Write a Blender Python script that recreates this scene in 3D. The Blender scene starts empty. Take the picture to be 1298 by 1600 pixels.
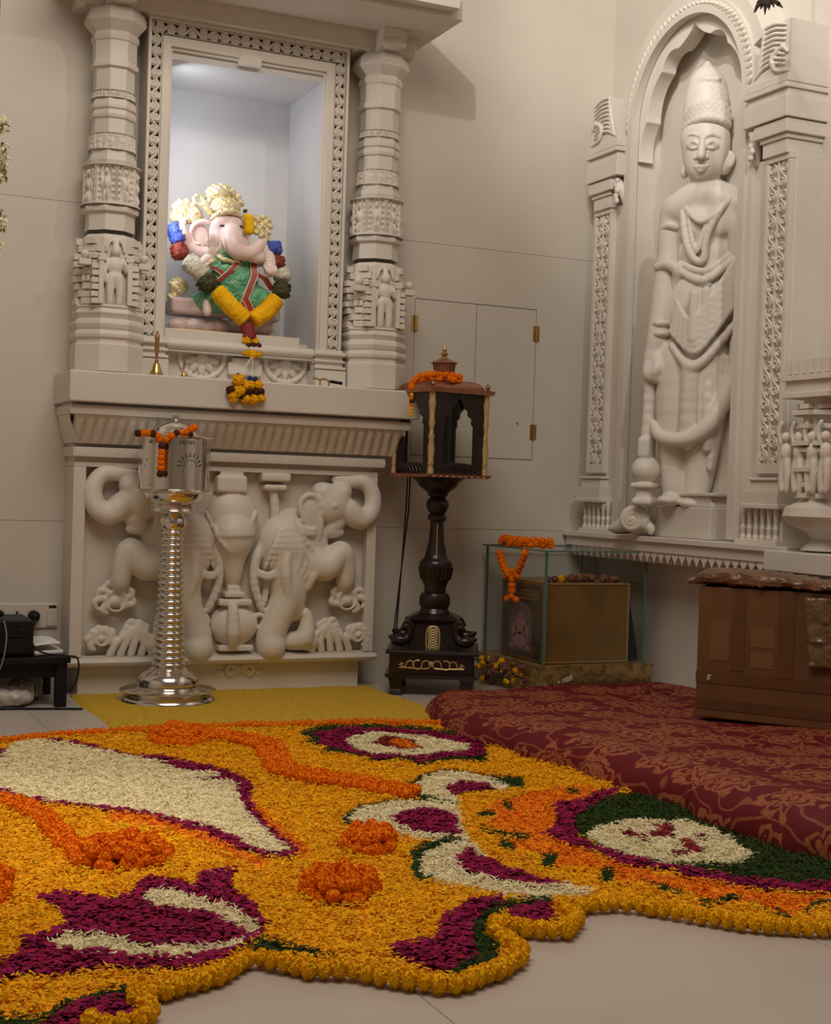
import bpy, bmesh, math, random
import numpy as np
from mathutils import Vector, Matrix, Euler

random.seed(7); RNG = np.random.default_rng(11)
SC = bpy.context.scene; COL = SC.collection
PI = math.pi

# ------------------------------------------------------------------ camera
FPX = 2187.0                                   # focal length in pixels of the 1298x1600 frame
YAW, PIT, ROL, EYE = math.radians(24.8), math.radians(-0.9), math.radians(1.83), 1.1
FW = np.array([math.sin(YAW)*math.cos(PIT), math.cos(YAW)*math.cos(PIT), math.sin(PIT)])
_r0 = np.array([math.cos(YAW), -math.sin(YAW), 0.0]); _u0 = np.cross(_r0, FW)
RT = math.cos(ROL)*_r0 + math.sin(ROL)*_u0
UP = math.cos(ROL)*_u0 - math.sin(ROL)*_r0
CAM = np.array([0.0, 0.0, EYE])
cd = bpy.data.cameras.new('camera'); cam = bpy.data.objects.new('camera', cd); COL.objects.link(cam)
cd.sensor_fit = 'VERTICAL'; cd.sensor_height = 36.0; cd.lens = FPX/1600*36.0
M = Matrix(((RT[0], UP[0], -FW[0], 0), (RT[1], UP[1], -FW[1], 0), (RT[2], UP[2], -FW[2], EYE), (0, 0, 0, 1)))
cam.matrix_world = M; cd.clip_start = 0.05; cd.clip_end = 60
SC.camera = cam

# ------------------------------------------------------------------ world, lamps, exposure
SC.view_settings.view_transform = 'Standard'; SC.view_settings.look = 'None'
SC.view_settings.exposure = 0.0; SC.view_settings.gamma = 1.0
SC.view_settings.use_curve_mapping = False
w = bpy.data.worlds.new('room_air'); SC.world = w; w.use_nodes = True
w.node_tree.nodes['Background'].inputs[0].default_value = (1.0, 0.86, 0.70, 1)
w.node_tree.nodes['Background'].inputs[1].default_value = 0.10

def lamp(kind, name, loc, target, energy, color, **kw):
    d = bpy.data.lights.new(name, kind); d.energy = energy; d.color = color
    for k, v in kw.items(): setattr(d, k, v)
    o = bpy.data.objects.new(name, d); COL.objects.link(o); o.location = loc
    o.rotation_euler = (Vector(target)-Vector(loc)).to_track_quat('-Z', 'Y').to_euler()
    return o
WARM = (1.0, 0.91, 0.80)
lamp('SPOT', 'ceiling_spot', (3.9, 2.6, 5.3), (1.5, 7.2, 3.9), 85, WARM, spot_size=math.radians(50), spot_blend=0.8, shadow_soft_size=0.05)
lamp('SPOT', 'ceiling_spot', (1.0, 3.2, 5.4), (4.5, 7.3, 4.5), 310, WARM, spot_size=math.radians(44), spot_blend=0.8, shadow_soft_size=0.05)
lamp('SPOT', 'ceiling_spot', (2.3, 4.3, 5.3), (4.6, 6.0, 4.3), 265, (1, 0.95, 0.89), spot_size=math.radians(60), spot_blend=0.8, shadow_soft_size=0.06)
lamp('SPOT', 'ceiling_spot', (1.7, 3.0, 5.4), (2.25, 7.3, 2.45), 72, (1, 0.95, 0.88), spot_size=math.radians(22), spot_blend=0.7, shadow_soft_size=0.05)
lamp('SPOT', 'ceiling_spot', (3.0, 2.4, 5.4), (4.63, 4.7, 3.3), 205, (1, 0.96, 0.91), spot_size=math.radians(44), spot_blend=0.8, shadow_soft_size=0.06)  # extra spot without a known fixture, added to brighten the right wall
lamp('SPOT', 'floor_spot', (0.2, 4.6, 4.6), (0.70, 4.4, 0), 230, WARM, spot_size=math.radians(26), spot_blend=0.9, shadow_soft_size=0.05)
lamp('AREA', 'overhead_fill', (1.3, 3.5, 5.0), (1.4, 4.6, 0), 127, (1.0, 0.895, 0.775), shape='RECTANGLE', size=2.8, size_y=2.6)  # broad fill light added overhead for floor and walls, no real fixture
lamp('AREA', 'niche_light', (1.87, 7.30, 2.75), (2.69, 7.66, 2.7), 3.6, (0.84, 0.90, 1.0), shape='RECTANGLE', size=0.04, size_y=0.95)

# ------------------------------------------------------------------ helpers
def at(x, y, X=None, Y=None, Z=None):
    """the point of the room seen at pixel (x, y) on the plane X=, Y= or Z="""
    d = FW + RT*(x-649)/FPX + UP*(800-y)/FPX
    i, v = (0, X) if X is not None else ((1, Y) if Y is not None else (2, Z))
    return CAM + d*((v-CAM[i])/d[i])
def proj(P):
    q = np.asarray(P, float)-CAM; z = q@FW
    return np.stack([649+FPX*(q@RT)/z, 800-FPX*(q@UP)/z], -1)

def tag(o, label=None, cat=None, group=None, kind=None):
    if label: o['label'] = label
    if cat: o['category'] = cat
    if group: o['group'] = group
    if kind: o['kind'] = kind
    return o
def thing(name, loc, label, cat, group=None):
    o = bpy.data.objects.new(name, None); COL.objects.link(o); o.location = loc; o.empty_display_size = 0.1
    return tag(o, label, cat, group)
def link(name, me, m=None, parent=None):
    o = bpy.data.objects.new(name, me); COL.objects.link(o)
    if m is not None:
        me.materials.clear(); me.materials.append(m)
    if parent is not None:
        o.parent = parent; o.matrix_parent_inverse = parent.matrix_basis.inverted()
    return o
def mesh_np(name, V, Fq, smooth=False):
    """mesh from numpy verts (n,3) and quads/tris (m,k)"""
    me = bpy.data.meshes.new(name); V = np.ascontiguousarray(V, np.float32); Fq = np.ascontiguousarray(Fq, np.int32)
    n, k = Fq.shape
    me.vertices.add(len(V)); me.vertices.foreach_set('co', V.ravel())
    me.loops.add(n*k); me.loops.foreach_set('vertex_index', Fq.ravel())
    me.polygons.add(n); me.polygons.foreach_set('loop_start', np.arange(0, n*k, k, dtype=np.int32))
    try: me.polygons.foreach_set('loop_total', np.full(n, k, np.int32))
    except Exception: pass
    me.update(calc_edges=True); me.validate()
    me.polygons.foreach_set('use_smooth', np.full(len(me.polygons), smooth, bool))
    return me

class MB:
    def __init__(s): s.v = []; s.f = []
    def add(s, V, Fc, mat=None):
        o = len(s.v)
        for p in V: s.v.append(tuple(mat @ Vector(p)) if mat is not None else tuple(p))
        for q in Fc: s.f.append(tuple(i+o for i in q))
        return s
    def box(s, x0, x1, y0, y1, z0, z1, mat=None):
        return s.add([(x0,y0,z0),(x1,y0,z0),(x1,y1,z0),(x0,y1,z0),(x0,y0,z1),(x1,y0,z1),(x1,y1,z1),(x0,y1,z1)],
                     [(0,3,2,1),(4,5,6,7),(0,1,5,4),(1,2,6,5),(2,3,7,6),(3,0,4,7)], mat)
    def lathe(s, prof, n=32, c=(0,0,0), rot=0.0, sq=0.0, mat=None, axis=None):
        V, Fc = [], []
        for (r, z) in prof:
            for i in range(n):
                a = rot+2*PI*i/n
                V.append((c[0]+r*math.cos(a), c[1]+r*math.sin(a), c[2]+z))
        for j in range(len(prof)-1):
            for i in range(n):
                k = (i+1) % n
                Fc.append((j*n+i, j*n+k, (j+1)*n+k, (j+1)*n+i))
        if prof[0][0] > 1e-5: Fc.append(tuple(range(n-1, -1, -1)))
        if prof[-1][0] > 1e-5: Fc.append(tuple((len(prof)-1)*n+i for i in range(n)))
        return s.add(V, Fc, mat)
    def tube(s, pts, r, n=8, cap=True, disp=None):
        pts = [Vector(p) for p in pts]; m = len(pts)
        rs = r if isinstance(r, (list, tuple)) else [r]*m
        V, Fc = [], []; nrm = None
        for j, p in enumerate(pts):
            t = (pts[min(j+1, m-1)]-pts[max(j-1, 0)]).normalized()
            if nrm is None:
                nrm = t.orthogonal().normalized()
            nrm = (nrm-t*nrm.dot(t)).normalized(); b = t.cross(nrm)
            for i in range(n):
                a = 2*PI*i/n; rr = rs[j]*(disp(j, i) if disp else 1)
                V.append(p+nrm*(rr*math.cos(a))+b*(rr*math.sin(a)))
        for j in range(m-1):
            for i in range(n):
                k = (i+1) % n; Fc.append((j*n+i, j*n+k, (j+1)*n+k, (j+1)*n+i))
        if cap: Fc += [tuple(range(n-1, -1, -1)), tuple((m-1)*n+i for i in range(n))]
        return s.add(V, Fc)
    def prism(s, poly, d0, d1, fn):
        """poly in 2D, extruded between depths; fn(a,b,d) -> 3D"""
        n = len(poly)
        V = [fn(a, b, d0) for a, b in poly]+[fn(a, b, d1) for a, b in poly]
        Fc = [tuple(range(n-1, -1, -1)), tuple(range(n, 2*n))]+[(i, (i+1) % n, n+(i+1) % n, n+i) for i in range(n)]
        return s.add(V, Fc)
    def band(s, outer, inner, d0, d1, fn, closed=False):
        """strip between two equal-length polylines, extruded"""
        n = len(outer); V = []
        for d in (d0, d1):
            V += [fn(a, b, d) for a, b in outer]+[fn(a, b, d) for a, b in inner]
        Fc = []
        for i in range(n if closed else n-1):
            k = (i+1) % n
            Fc += [(i, k, n+k, n+i), (2*n+i, 3*n+i, 3*n+k, 2*n+k), (i, 2*n+i, 2*n+k, k), (n+i, n+k, 3*n+k, 3*n+i)]
        if not closed: Fc += [(0, n, 3*n, 2*n), (n-1, 3*n-1, 4*n-1, 2*n-1)]
        return s.add(V, Fc)
    def ball(s, c, r, seg=12, ring=8, mat=None):
        r = r if isinstance(r, (tuple, list)) else (r, r, r)
        V = [(c[0], c[1], c[2]-r[2])]; Fc = []
        for j in range(1, ring):
            t = PI*j/ring
            for i in range(seg):
                a = 2*PI*i/seg
                V.append((c[0]+r[0]*math.sin(t)*math.cos(a), c[1]+r[1]*math.sin(t)*math.sin(a), c[2]-r[2]*math.cos(t)))
        V.append((c[0], c[1], c[2]+r[2])); L = len(V)-1
        for i in range(seg):
            k = (i+1) % seg
            Fc.append((0, 1+k, 1+i)); Fc.append((L, L-seg+i, L-seg+k))
            for j in range(ring-2): Fc.append((1+j*seg+i, 1+j*seg+k, 1+(j+1)*seg+k, 1+(j+1)*seg+i))
        return s.add(V, Fc, mat)
    def grid(s, P):
        """P: array (n,m,3)"""
        n, m = P.shape[:2]
        Fc = [(i*m+j, (i+1)*m+j, (i+1)*m+j+1, i*m+j+1) for i in range(n-1) for j in range(m-1)]
        return s.add(P.reshape(-1, 3).tolist(), Fc)
    def build(s, name, m, parent=None, smooth=False, bevel=0.0, angle=40, fix=True, label=None):
        me = bpy.data.meshes.new(name); me.from_pydata(s.v, [], s.f); me.update()
        if fix:
            b = bmesh.new(); b.from_mesh(me); bmesh.ops.recalc_face_normals(b, faces=b.faces); b.to_mesh(me); b.free()
        o = link(name, me, m, parent)
        if smooth:
            me.polygons.foreach_set('use_smooth', np.ones(len(me.polygons), bool))
            try: me.set_sharp_from_angle(angle=math.radians(angle))
            except Exception: pass
        if bevel:
            md = o.modifiers.new('bevel', 'BEVEL'); md.width = bevel; md.segments = 2; md.limit_method = 'ANGLE'
        if label: o['label'] = label
        return o

# ---- carved shapes: smooth unions of round cones, ellipsoids, boxes and rings, skinned by surface nets
def _dist(p, q):
    k = p[0]
    if k == 'e':
        c, r = np.array(p[1], np.float32), np.array(p[2], np.float32)
        d = q-c
        if len(p) > 3 and p[3]:
            a = p[3]; ca, sa = math.cos(a), math.sin(a)
            d = np.stack([d[..., 0]*ca+d[..., 1]*sa, -d[..., 0]*sa+d[..., 1]*ca, d[..., 2]], -1)
        k0 = np.sqrt(((d/r)**2).sum(-1))+1e-9; k1 = np.sqrt(((d/(r*r))**2).sum(-1))+1e-9
        return k0*(k0-1)/k1
    if k == 'c':
        a, b = np.array(p[1], np.float32), np.array(p[2], np.float32); r0, r1 = p[3], p[4]
        ab = b-a; t = np.clip(((q-a)@ab)/max(float(ab@ab), 1e-12), 0, 1)
        return np.sqrt((((q-a)-t[..., None]*ab)**2).sum(-1))-(r0+(r1-r0)*t)
    if k == 'b':
        c, h, r = np.array(p[1], np.float32), np.array(p[2], np.float32), p[3]
        d = np.abs(q-c)-(h-r)
        return np.sqrt((np.maximum(d, 0)**2).sum(-1))+np.minimum(d.max(-1), 0)-r
    if k == 't':                                     # ring in the a-b plane
        c, R, r = np.array(p[1], np.float32), p[2], p[3]
        d = q-c
        return np.sqrt((np.sqrt(d[..., 0]**2+d[..., 1]**2)-R)**2+d[..., 2]**2)-r
def _bb(p):
    k = p[0]
    if k == 'e': m = max(p[2][0], p[2][1]); R = (m, m, p[2][2]); c = p[1]; return np.subtract(c, R), np.add(c, R)
    if k == 'c': r = max(p[3], p[4]); return np.minimum(p[1], p[2])-r, np.maximum(p[1], p[2])+r
    if k == 'b': return np.subtract(p[1], p[2]), np.add(p[1], p[2])
    if k == 't': R = p[2]+p[3]; return np.subtract(p[1], (R, R, p[3])), np.add(p[1], (R, R, p[3]))
def chain(pts, rs):
    if len(pts) >= 3:                              # Catmull-Rom through the joints so that limbs and cords bend softly
        P_ = np.array(pts, float); n = len(P_); Q, R_ = [], []
        for i in range(n-1):
            p0, p1, p2, p3 = P_[max(i-1, 0)], P_[i], P_[i+1], P_[min(i+2, n-1)]
            for k in range(4):
                t = k/4; Q.append(.5*(2*p1+(p2-p0)*t+(2*p0-5*p1+4*p2-p3)*t*t+(3*p1-p0-3*p2+p3)*t**3)); R_.append(rs[i]+(rs[i+1]-rs[i])*t)
        Q.append(P_[-1]); R_.append(rs[-1]); pts, rs = [tuple(q) for q in Q], R_
    return [('c', pts[i], pts[i+1], rs[i], rs[i+1]) for i in range(len(pts)-1)]
def sdf_mesh(name, prims, h, k=0.01, cmin=None, disp=None, fn=None):
    """prims in local (a right, b up, c towards the viewer); fn maps local array -> world array"""
    B = [_bb(p) for p in prims]
    lo = np.min([b[0] for b in B], 0)-3*h-k*.3; hi = np.max([b[1] for b in B], 0)+3*h+k*.3
    if cmin is not None: lo[2] = max(lo[2], cmin)
    n = np.ceil((hi-lo)/h).astype(int)+1
    ax = [lo[i]+h*np.arange(n[i]) for i in range(3)]
    D = np.full(n, 0.5, np.float32); mg = k+3*h
    for p, b in zip(prims, B):
        i0 = np.clip(np.floor((b[0]-mg-lo)/h).astype(int), 0, n); i1 = np.clip(np.ceil((b[1]+mg-lo)/h).astype(int)+1, 0, n)
        if (i1 <= i0).any(): continue
        G = np.stack(np.meshgrid(*[ax[i][i0[i]:i1[i]] for i in range(3)], indexing='ij'), -1).astype(np.float32)
        d = _dist(p, G); sl = tuple(slice(i0[i], i1[i]) for i in range(3))
        o = D[sl]; hh = np.maximum(k-np.abs(o-d), 0)/k
        D[sl] = np.minimum(o, d)-hh*hh*k*0.25
    if disp is not None:
        G = np.stack(np.meshgrid(*ax, indexing='ij'), -1).astype(np.float32); D = D-disp(G)
    S = D < 0
    C = np.zeros(tuple(n-1), np.int8)
    for i in (0, 1):
        for j in (0, 1):
            for l in (0, 1): C += S[i:n[0]-1+i, j:n[1]-1+j, l:n[2]-1+l]
    act = (C > 0) & (C < 8); I = np.argwhere(act); idx = np.full(act.shape, -1, np.int32); idx[act] = np.arange(len(I))
    acc = np.zeros((len(I), 3)); cnt = np.zeros(len(I))
    cor = [(i, j, l) for i in (0, 1) for j in (0, 1) for l in (0, 1)]
    for a in cor:
        for ax_ in range(3):
            if a[ax_]: continue
            b = list(a); b[ax_] = 1
            va = D[I[:, 0]+a[0], I[:, 1]+a[1], I[:, 2]+a[2]]; vb = D[I[:, 0]+b[0], I[:, 1]+b[1], I[:, 2]+b[2]]
            m = (va < 0) != (vb < 0); t = np.where(m, va/(va-vb+1e-12), 0)
            P = np.array(a, float)[None].repeat(len(I), 0); P[:, ax_] += t
            acc[m] += P[m]; cnt[m] += 1
    V = lo+h*(I+acc/np.maximum(cnt, 1)[:, None])
    Q = []
    for ax_ in range(3):
        sa = [slice(0, n[0]), slice(0, n[1]), slice(0, n[2])]; sb = list(sa)
        sa[ax_] = slice(0, n[ax_]-1); sb[ax_] = slice(1, n[ax_])
        A, Bq = S[tuple(sa)], S[tuple(sb)]
        u, v = (ax_+1) % 3, (ax_+2) % 3
        for flip in (0, 1):
            E = np.argwhere((A & ~Bq) if not flip else (~A & Bq))
            E = E[(E[:, u] > 0) & (E[:, v] > 0) & (E[:, u] < n[u]-1) & (E[:, v] < n[v]-1)]
            if not len(E): continue
            def g(du, dv):
                x = E.copy(); x[:, u] += du; x[:, v] += dv; return idx[x[:, 0], x[:, 1], x[:, 2]]
            q = np.stack([g(-1, -1), g(0, -1), g(0, 0), g(-1, 0)], 1)
            Q.append(q if not flip else q[:, ::-1])
    Q = np.concatenate(Q)
    if fn is not None: V = fn(V)
    return mesh_np(name, V, Q, True)

# ---- materials
def nodes(m):
    m.use_nodes = True; nt = m.node_tree; return nt, nt.nodes, nt.links, nt.nodes['Principled BSDF']
def rgba(c): return (c[0], c[1], c[2], 1)
def mat(name, col, rough=0.6, metal=0.0, var=0.0, vscale=6.0, bump=0.0, bscale=40.0, col2=None, spec=None, island=0.0, sheen=0.0):
    m = bpy.data.materials.new(name); nt, N, L, b = nodes(m)
    b.inputs['Base Color'].default_value = rgba(col); b.inputs['Roughness'].default_value = rough; b.inputs['Metallic'].default_value = metal
    if spec is not None: b.inputs['Specular IOR Level'].default_value = spec
    if sheen: b.inputs['Sheen Weight'].default_value = sheen
    tc = None
    if var or bump: tc = N.new('ShaderNodeTexCoord')
    out = None
    if var:
        nz = N.new('ShaderNodeTexNoise'); nz.inputs['Scale'].default_value = vscale; nz.inputs['Detail'].default_value = 5
        L.new(tc.outputs['Object'], nz.inputs['Vector'])
        r = N.new('ShaderNodeValToRGB'); c2 = col2 if col2 else tuple(x*(1-var) for x in col)
        r.color_ramp.elements[0].position = 0.35; r.color_ramp.elements[1].position = 0.65
        r.color_ramp.elements[0].color = rgba(c2); r.color_ramp.elements[1].color = rgba(col)
        L.new(nz.outputs['Fac'], r.inputs['Fac']); out = r.outputs['Color']
    if island:
        g = N.new('ShaderNodeNewGeometry'); hs = N.new('ShaderNodeHueSaturation')
        mr = N.new('ShaderNodeMapRange'); mr.inputs['To Min'].default_value = 1-island; mr.inputs['To Max'].default_value = 1+island
        L.new(g.outputs['Random Per Island'], mr.inputs['Value']); L.new(mr.outputs[0], hs.inputs['Value'])
        hs.inputs['Color'].default_value = rgba(col)
        mh = N.new('ShaderNodeMapRange'); mh.inputs['To Min'].default_value = 0.5-0.02*min(1, island*3); mh.inputs['To Max'].default_value = 0.5+0.02*min(1, island*3)
        mm = N.new('ShaderNodeMath'); mm.operation = 'MULTIPLY'; mm.inputs[1].default_value = 7.13
        fr = N.new('ShaderNodeMath'); fr.operation = 'FRACT'
        L.new(g.outputs['Random Per Island'], mm.inputs[0]); L.new(mm.outputs[0], fr.inputs[0]); L.new(fr.outputs[0], mh.inputs['Value']); L.new(mh.outputs[0], hs.inputs['Hue'])
        if out is not None: L.new(out, hs.inputs['Color'])
        out = hs.outputs['Color']
    if out is not None: L.new(out, b.inputs['Base Color'])
    if bump:
        nb = N.new('ShaderNodeTexNoise'); nb.inputs['Scale'].default_value = bscale; nb.inputs['Detail'].default_value = 4
        L.new(tc.outputs['Object'], nb.inputs['Vector'])
        bp = N.new('ShaderNodeBump'); bp.inputs['Strength'].default_value = bump; bp.inputs['Distance'].default_value = 0.01
        L.new(nb.outputs['Fac'], bp.inputs['Height']); L.new(bp.outputs[0], b.inputs['Normal'])
    return m
def glass_mat():
    m = bpy.data.materials.new('clear_glass'); m.use_nodes = True; nt = m.node_tree; N, L = nt.nodes, nt.links
    N.remove(N['Principled BSDF']); out = N['Material Output']
    t = N.new('ShaderNodeBsdfTransparent'); t.inputs[0].default_value = (0.985, 0.99, 0.985, 1)
    g = N.new('ShaderNodeBsdfGlossy'); g.inputs['Roughness'].default_value = 0.02
    lw = N.new('ShaderNodeLayerWeight'); lw.inputs['Blend'].default_value = 0.5
    pw_ = N.new('ShaderNodeMath'); pw_.operation = 'POWER'; pw_.inputs[1].default_value = 4; L.new(lw.outputs['Facing'], pw_.inputs[0])
    fr = N.new('ShaderNodeMath'); fr.operation = 'MULTIPLY_ADD'; fr.inputs[1].default_value = 0.45; fr.inputs[2].default_value = 0.025; L.new(pw_.outputs[0], fr.inputs[0])
    mx = N.new('ShaderNodeMixShader'); L.new(fr.outputs[0], mx.inputs[0]); L.new(t.outputs[0], mx.inputs[1]); L.new(g.outputs[0], mx.inputs[2])
    L.new(mx.outputs[0], out.inputs[0]); return m
def brocade_mat():
    m = bpy.data.materials.new('red_gold_brocade'); nt, N, L, b = nodes(m)
    b.inputs['Roughness'].default_value = 0.6; b.inputs['Specular IOR Level'].default_value = 0.25
    tc = N.new('ShaderNodeUVMap'); tc.uv_map = 'cloth'
    nz = N.new('ShaderNodeTexNoise'); nz.inputs['Scale'].default_value = 9; nz.inputs['Detail'].default_value = 3
    L.new(tc.outputs[0], nz.inputs['Vector'])
    ds = N.new('ShaderNodeVectorMath'); ds.operation = 'MULTIPLY_ADD'; ds.inputs[1].default_value = (0.16, 0.16, 0)
    L.new(nz.outputs['Color'], ds.inputs[0]); L.new(tc.outputs[0], ds.inputs[2])
    vo = N.new('ShaderNodeTexVoronoi'); vo.inputs['Scale'].default_value = 3.9; vo.inputs['Randomness'].default_value = 0.35
    vo.voronoi_dimensions = '2D'; L.new(ds.outputs[0], vo.inputs['Vector'])
    sub = N.new('ShaderNodeVectorMath'); sub.operation = 'SUBTRACT'; L.new(ds.outputs[0], sub.inputs[0]); L.new(vo.outputs['Position'], sub.inputs[1])
    sx = N.new('ShaderNodeSeparateXYZ'); L.new(sub.outputs[0], sx.inputs[0])
    def math_(op, a, bb=None, **k):
        n = N.new('ShaderNodeMath'); n.operation = op
        for i, q in enumerate((a, bb)):
            if q is None: continue
            if isinstance(q, (int, float)): n.inputs[i].default_value = q
            else: L.new(q, n.inputs[i])
        return n.outputs[0]
    ang = math_('ARCTAN2', sx.outputs['Y'], sx.outputs['X'])
    dist = vo.outputs['Distance']
    pet = math_('ABSOLUTE', math_('SINE', math_('MULTIPLY', ang, 4.0)))
    edge = math_('ADD', math_('MULTIPLY', pet, 0.15), 0.33)
    inside = math_('LESS_THAN', dist, edge)
    rel = math_('DIVIDE', dist, edge)
    vein = math_('GREATER_THAN', math_('SINE', math_('MULTIPLY', rel, 15.0)), -0.55)
    core = math_('MULTIPLY', inside, vein)
    wv = N.new('ShaderNodeTexWave'); wv.inputs['Scale'].default_value = 2.6; wv.inputs['Distortion'].default_value = 16; wv.inputs['Detail'].default_value = 1.5
    wv.inputs['Detail Scale'].default_value = 1.6; L.new(tc.outputs[0], wv.inputs['Vector'])
    scroll = math_('MULTIPLY', math_('GREATER_THAN', wv.outputs['Fac'], 0.93), math_('GREATER_THAN', dist, edge))
    n2 = N.new('ShaderNodeTexNoise'); n2.inputs['Scale'].default_value = 60; L.new(tc.outputs[0], n2.inputs['Vector'])
    msk = math_('MINIMUM', math_('ADD', core, math_('MULTIPLY', scroll, 0.7)), 1.0)
    msk = math_('MULTIPLY', msk, math_('ADD', math_('MULTIPLY', n2.outputs['Fac'], 0.9), 0.08))
    mx = N.new('ShaderNodeMix'); mx.data_type = 'RGBA'
    mx.inputs[6].default_value = (0.130, 0.004, 0.010, 1); mx.inputs[7].default_value = (0.46, 0.17, 0.06, 1)
    L.new(msk, mx.inputs[0]); L.new(mx.outputs[2], b.inputs['Base Color'])
    return m

MARBLE = mat('white_marble', (0.70, 0.645, 0.57), 0.45, var=0.07, vscale=3.0, bump=0.03, bscale=60)
MARBLE_WALL = mat('wall_marble', (0.68, 0.625, 0.55), 0.42, var=0.08, vscale=1.6, bump=0.02, bscale=90)
MARBLE_LACE = mat('carved_marble', (0.72, 0.665, 0.585), 0.5, var=0.06, vscale=9, bump=0.06, bscale=120)
RELIEF = mat('relief_marble', (0.74, 0.69, 0.61), 0.5, var=0.04, vscale=4, bump=0.04, bscale=120)
DARKWOOD = mat('dark_polished_wood', (0.020, 0.010, 0.008), 0.28, var=0.3, vscale=12)
COPPER = mat('brown_copper', (0.42, 0.19, 0.12), 0.35, 0.75, var=0.2, vscale=20)
BRASS = mat('brass', (0.62, 0.42, 0.16), 0.28, 1.0, var=0.15, vscale=15)
GOLDP = mat('gilded_paint', (0.62, 0.43, 0.20), 0.45, 0.45, var=0.15, vscale=30)
SILVER = mat('polished_silver', (0.80, 0.76, 0.71), 0.17, 1.0, var=0.06, vscale=8)
BLACKINK = mat('black_enamel', (0.012, 0.010, 0.010), 0.5)
BLACK = mat('black_plastic', (0.008, 0.008, 0.009), 0.5, bump=0.05, spec=.25)
BLACKWOOD = mat('black_table_paint', (0.009, 0.007, 0.007), 0.55, var=0.3, vscale=10, spec=.25)
GLASS = glass_mat()
GLASSEDGE = mat('green_glass_edge', (0.10, 0.19, 0.17), 0.15)
BROCADE = brocade_mat()
SKIN = mat('painted_pale_marble', (0.83, 0.68, 0.63), 0.35, var=0.10, vscale=9, col2=(0.80, 0.58, 0.54))
GOLDLEAF = mat('gold_leaf_ornament', (0.80, 0.62, 0.24), 0.38, 0.45, var=0.5, vscale=45, col2=(0.84, 0.80, 0.62), bump=0.5, bscale=140)
GREENSILK = mat('green_silk', (0.06, 0.33, 0.16), 0.35, var=0.6, vscale=22, col2=(0.20, 0.50, 0.28), bump=0.5, bscale=35, sheen=0.3)
REDTRIM = mat('red_ribbon', (0.36, 0.05, 0.035), 0.5)
CREAMTRIM = mat('cream_ribbon', (0.80, 0.68, 0.45), 0.5)
def petal(name, col, isl=0.28): return mat(name, col, 0.8, island=isl, spec=0.12)
P_YEL = petal('yellow_marigold_petals', (0.86, 0.42, 0.008)); P_WHT = petal('cream_jasmine_petals', (0.88, 0.78, 0.50), 0.2)
P_MAG = petal('magenta_rose_petals', (0.25, 0.008, 0.058), 0.45); P_GRN = petal('dark_green_leaf_shreds', (0.030, 0.055, 0.012), 0.5)
P_ORG = petal('orange_marigold_petals', (0.84, 0.21, 0.008)); P_RED = petal('red_rose_petals', (0.24, 0.015, 0.02), 0.4)
F_YEL = mat('yellow_marigold', (0.95, 0.56, 0.012), 0.8, var=0.35, vscale=4, col2=(0.90, 0.47, 0.008), spec=.12)
F_ORG = mat('orange_marigold', (0.95, 0.29, 0.008), 0.8, var=0.4, vscale=4, col2=(0.86, 0.20, 0.006), spec=.12)
F_DRK = mat('dark_red_flower', (0.10, 0.015, 0.012), 0.7, var=0.3, vscale=60)
F_RED = mat('red_rose_flower', (0.34, 0.02, 0.02), 0.6, var=0.5, vscale=70, bump=0.6, bscale=120)
F_WHT = mat('white_tuberose', (0.78, 0.74, 0.60), 0.65, var=0.25, vscale=80, bump=0.8, bscale=120)
F_BLU = mat('blue_tinsel', (0.035, 0.07, 0.42), 0.35, var=0.6, vscale=80, col2=(0.10, 0.16, 0.62), bump=0.8, bscale=120)
F_RTI = mat('red_tinsel', (0.42, 0.045, 0.02), 0.4, var=0.6, vscale=80, bump=0.8, bscale=120)
F_OLV = mat('olive_leaf_bunch', (0.085, 0.085, 0.025), 0.6, var=0.5, vscale=70, bump=0.9, bscale=120)
STRING = mat('white_thread', (0.75, 0.75, 0.72), 0.7)
GOLDCLOTH = mat('gold_brocade_cloth', (0.42, 0.28, 0.10), 0.4, 0.3, var=0.6, vscale=26, col2=(0.20, 0.12, 0.04), bump=0.4, bscale=60)
GOLDBOARD = mat('varnished_golden_board', (0.26, 0.135, 0.024), 0.45, var=0.35, vscale=4)
YELMAT = mat('mustard_carpet', (0.80, 0.50, 0.055), 0.95, var=0.25, vscale=60, bump=0.9, bscale=220, spec=.1)
CARD = mat('brown_cardboard', (0.16, 0.062, 0.017), 0.6, var=0.25, vscale=5)
TAPE = mat('brown_packing_tape', (0.125, 0.050, 0.018), 0.25, var=0.2, vscale=10)
FILM = mat('crinkled_brown_film', (0.22, 0.10, 0.05), 0.22, var=0.35, vscale=14, bump=0.9, bscale=30)
PAPER = mat('white_paper', (0.72, 0.70, 0.70), 0.7)
BAGMAT = mat('pale_plastic_bag', (0.55, 0.50, 0.45), 0.4, bump=0.4, bscale=25)
PLASTIC = mat('ivory_switch_plastic', (0.66, 0.60, 0.52), 0.4)

# floor: large marble slabs with thin joints
FLOORM = bpy.data.materials.new('floor_marble'); nt, N, L, b = nodes(FLOORM)
b.inputs['Roughness'].default_value = 0.32
tc = N.new('ShaderNodeTexCoord'); nz = N.new('ShaderNodeTexNoise'); nz.inputs['Scale'].default_value = 1.7; nz.inputs['Detail'].default_value = 6
L.new(tc.outputs['Object'], nz.inputs['Vector'])
rp = N.new('ShaderNodeValToRGB'); rp.color_ramp.elements[0].color = (0.49, 0.42, 0.37, 1); rp.color_ramp.elements[1].color = (0.56, 0.49, 0.435, 1)
rp.color_ramp.elements[0].position = 0.3; rp.color_ramp.elements[1].position = 0.7
L.new(nz.outputs['Fac'], rp.inputs['Fac']); L.new(rp.outputs[0], b.inputs['Base Color'])

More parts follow.
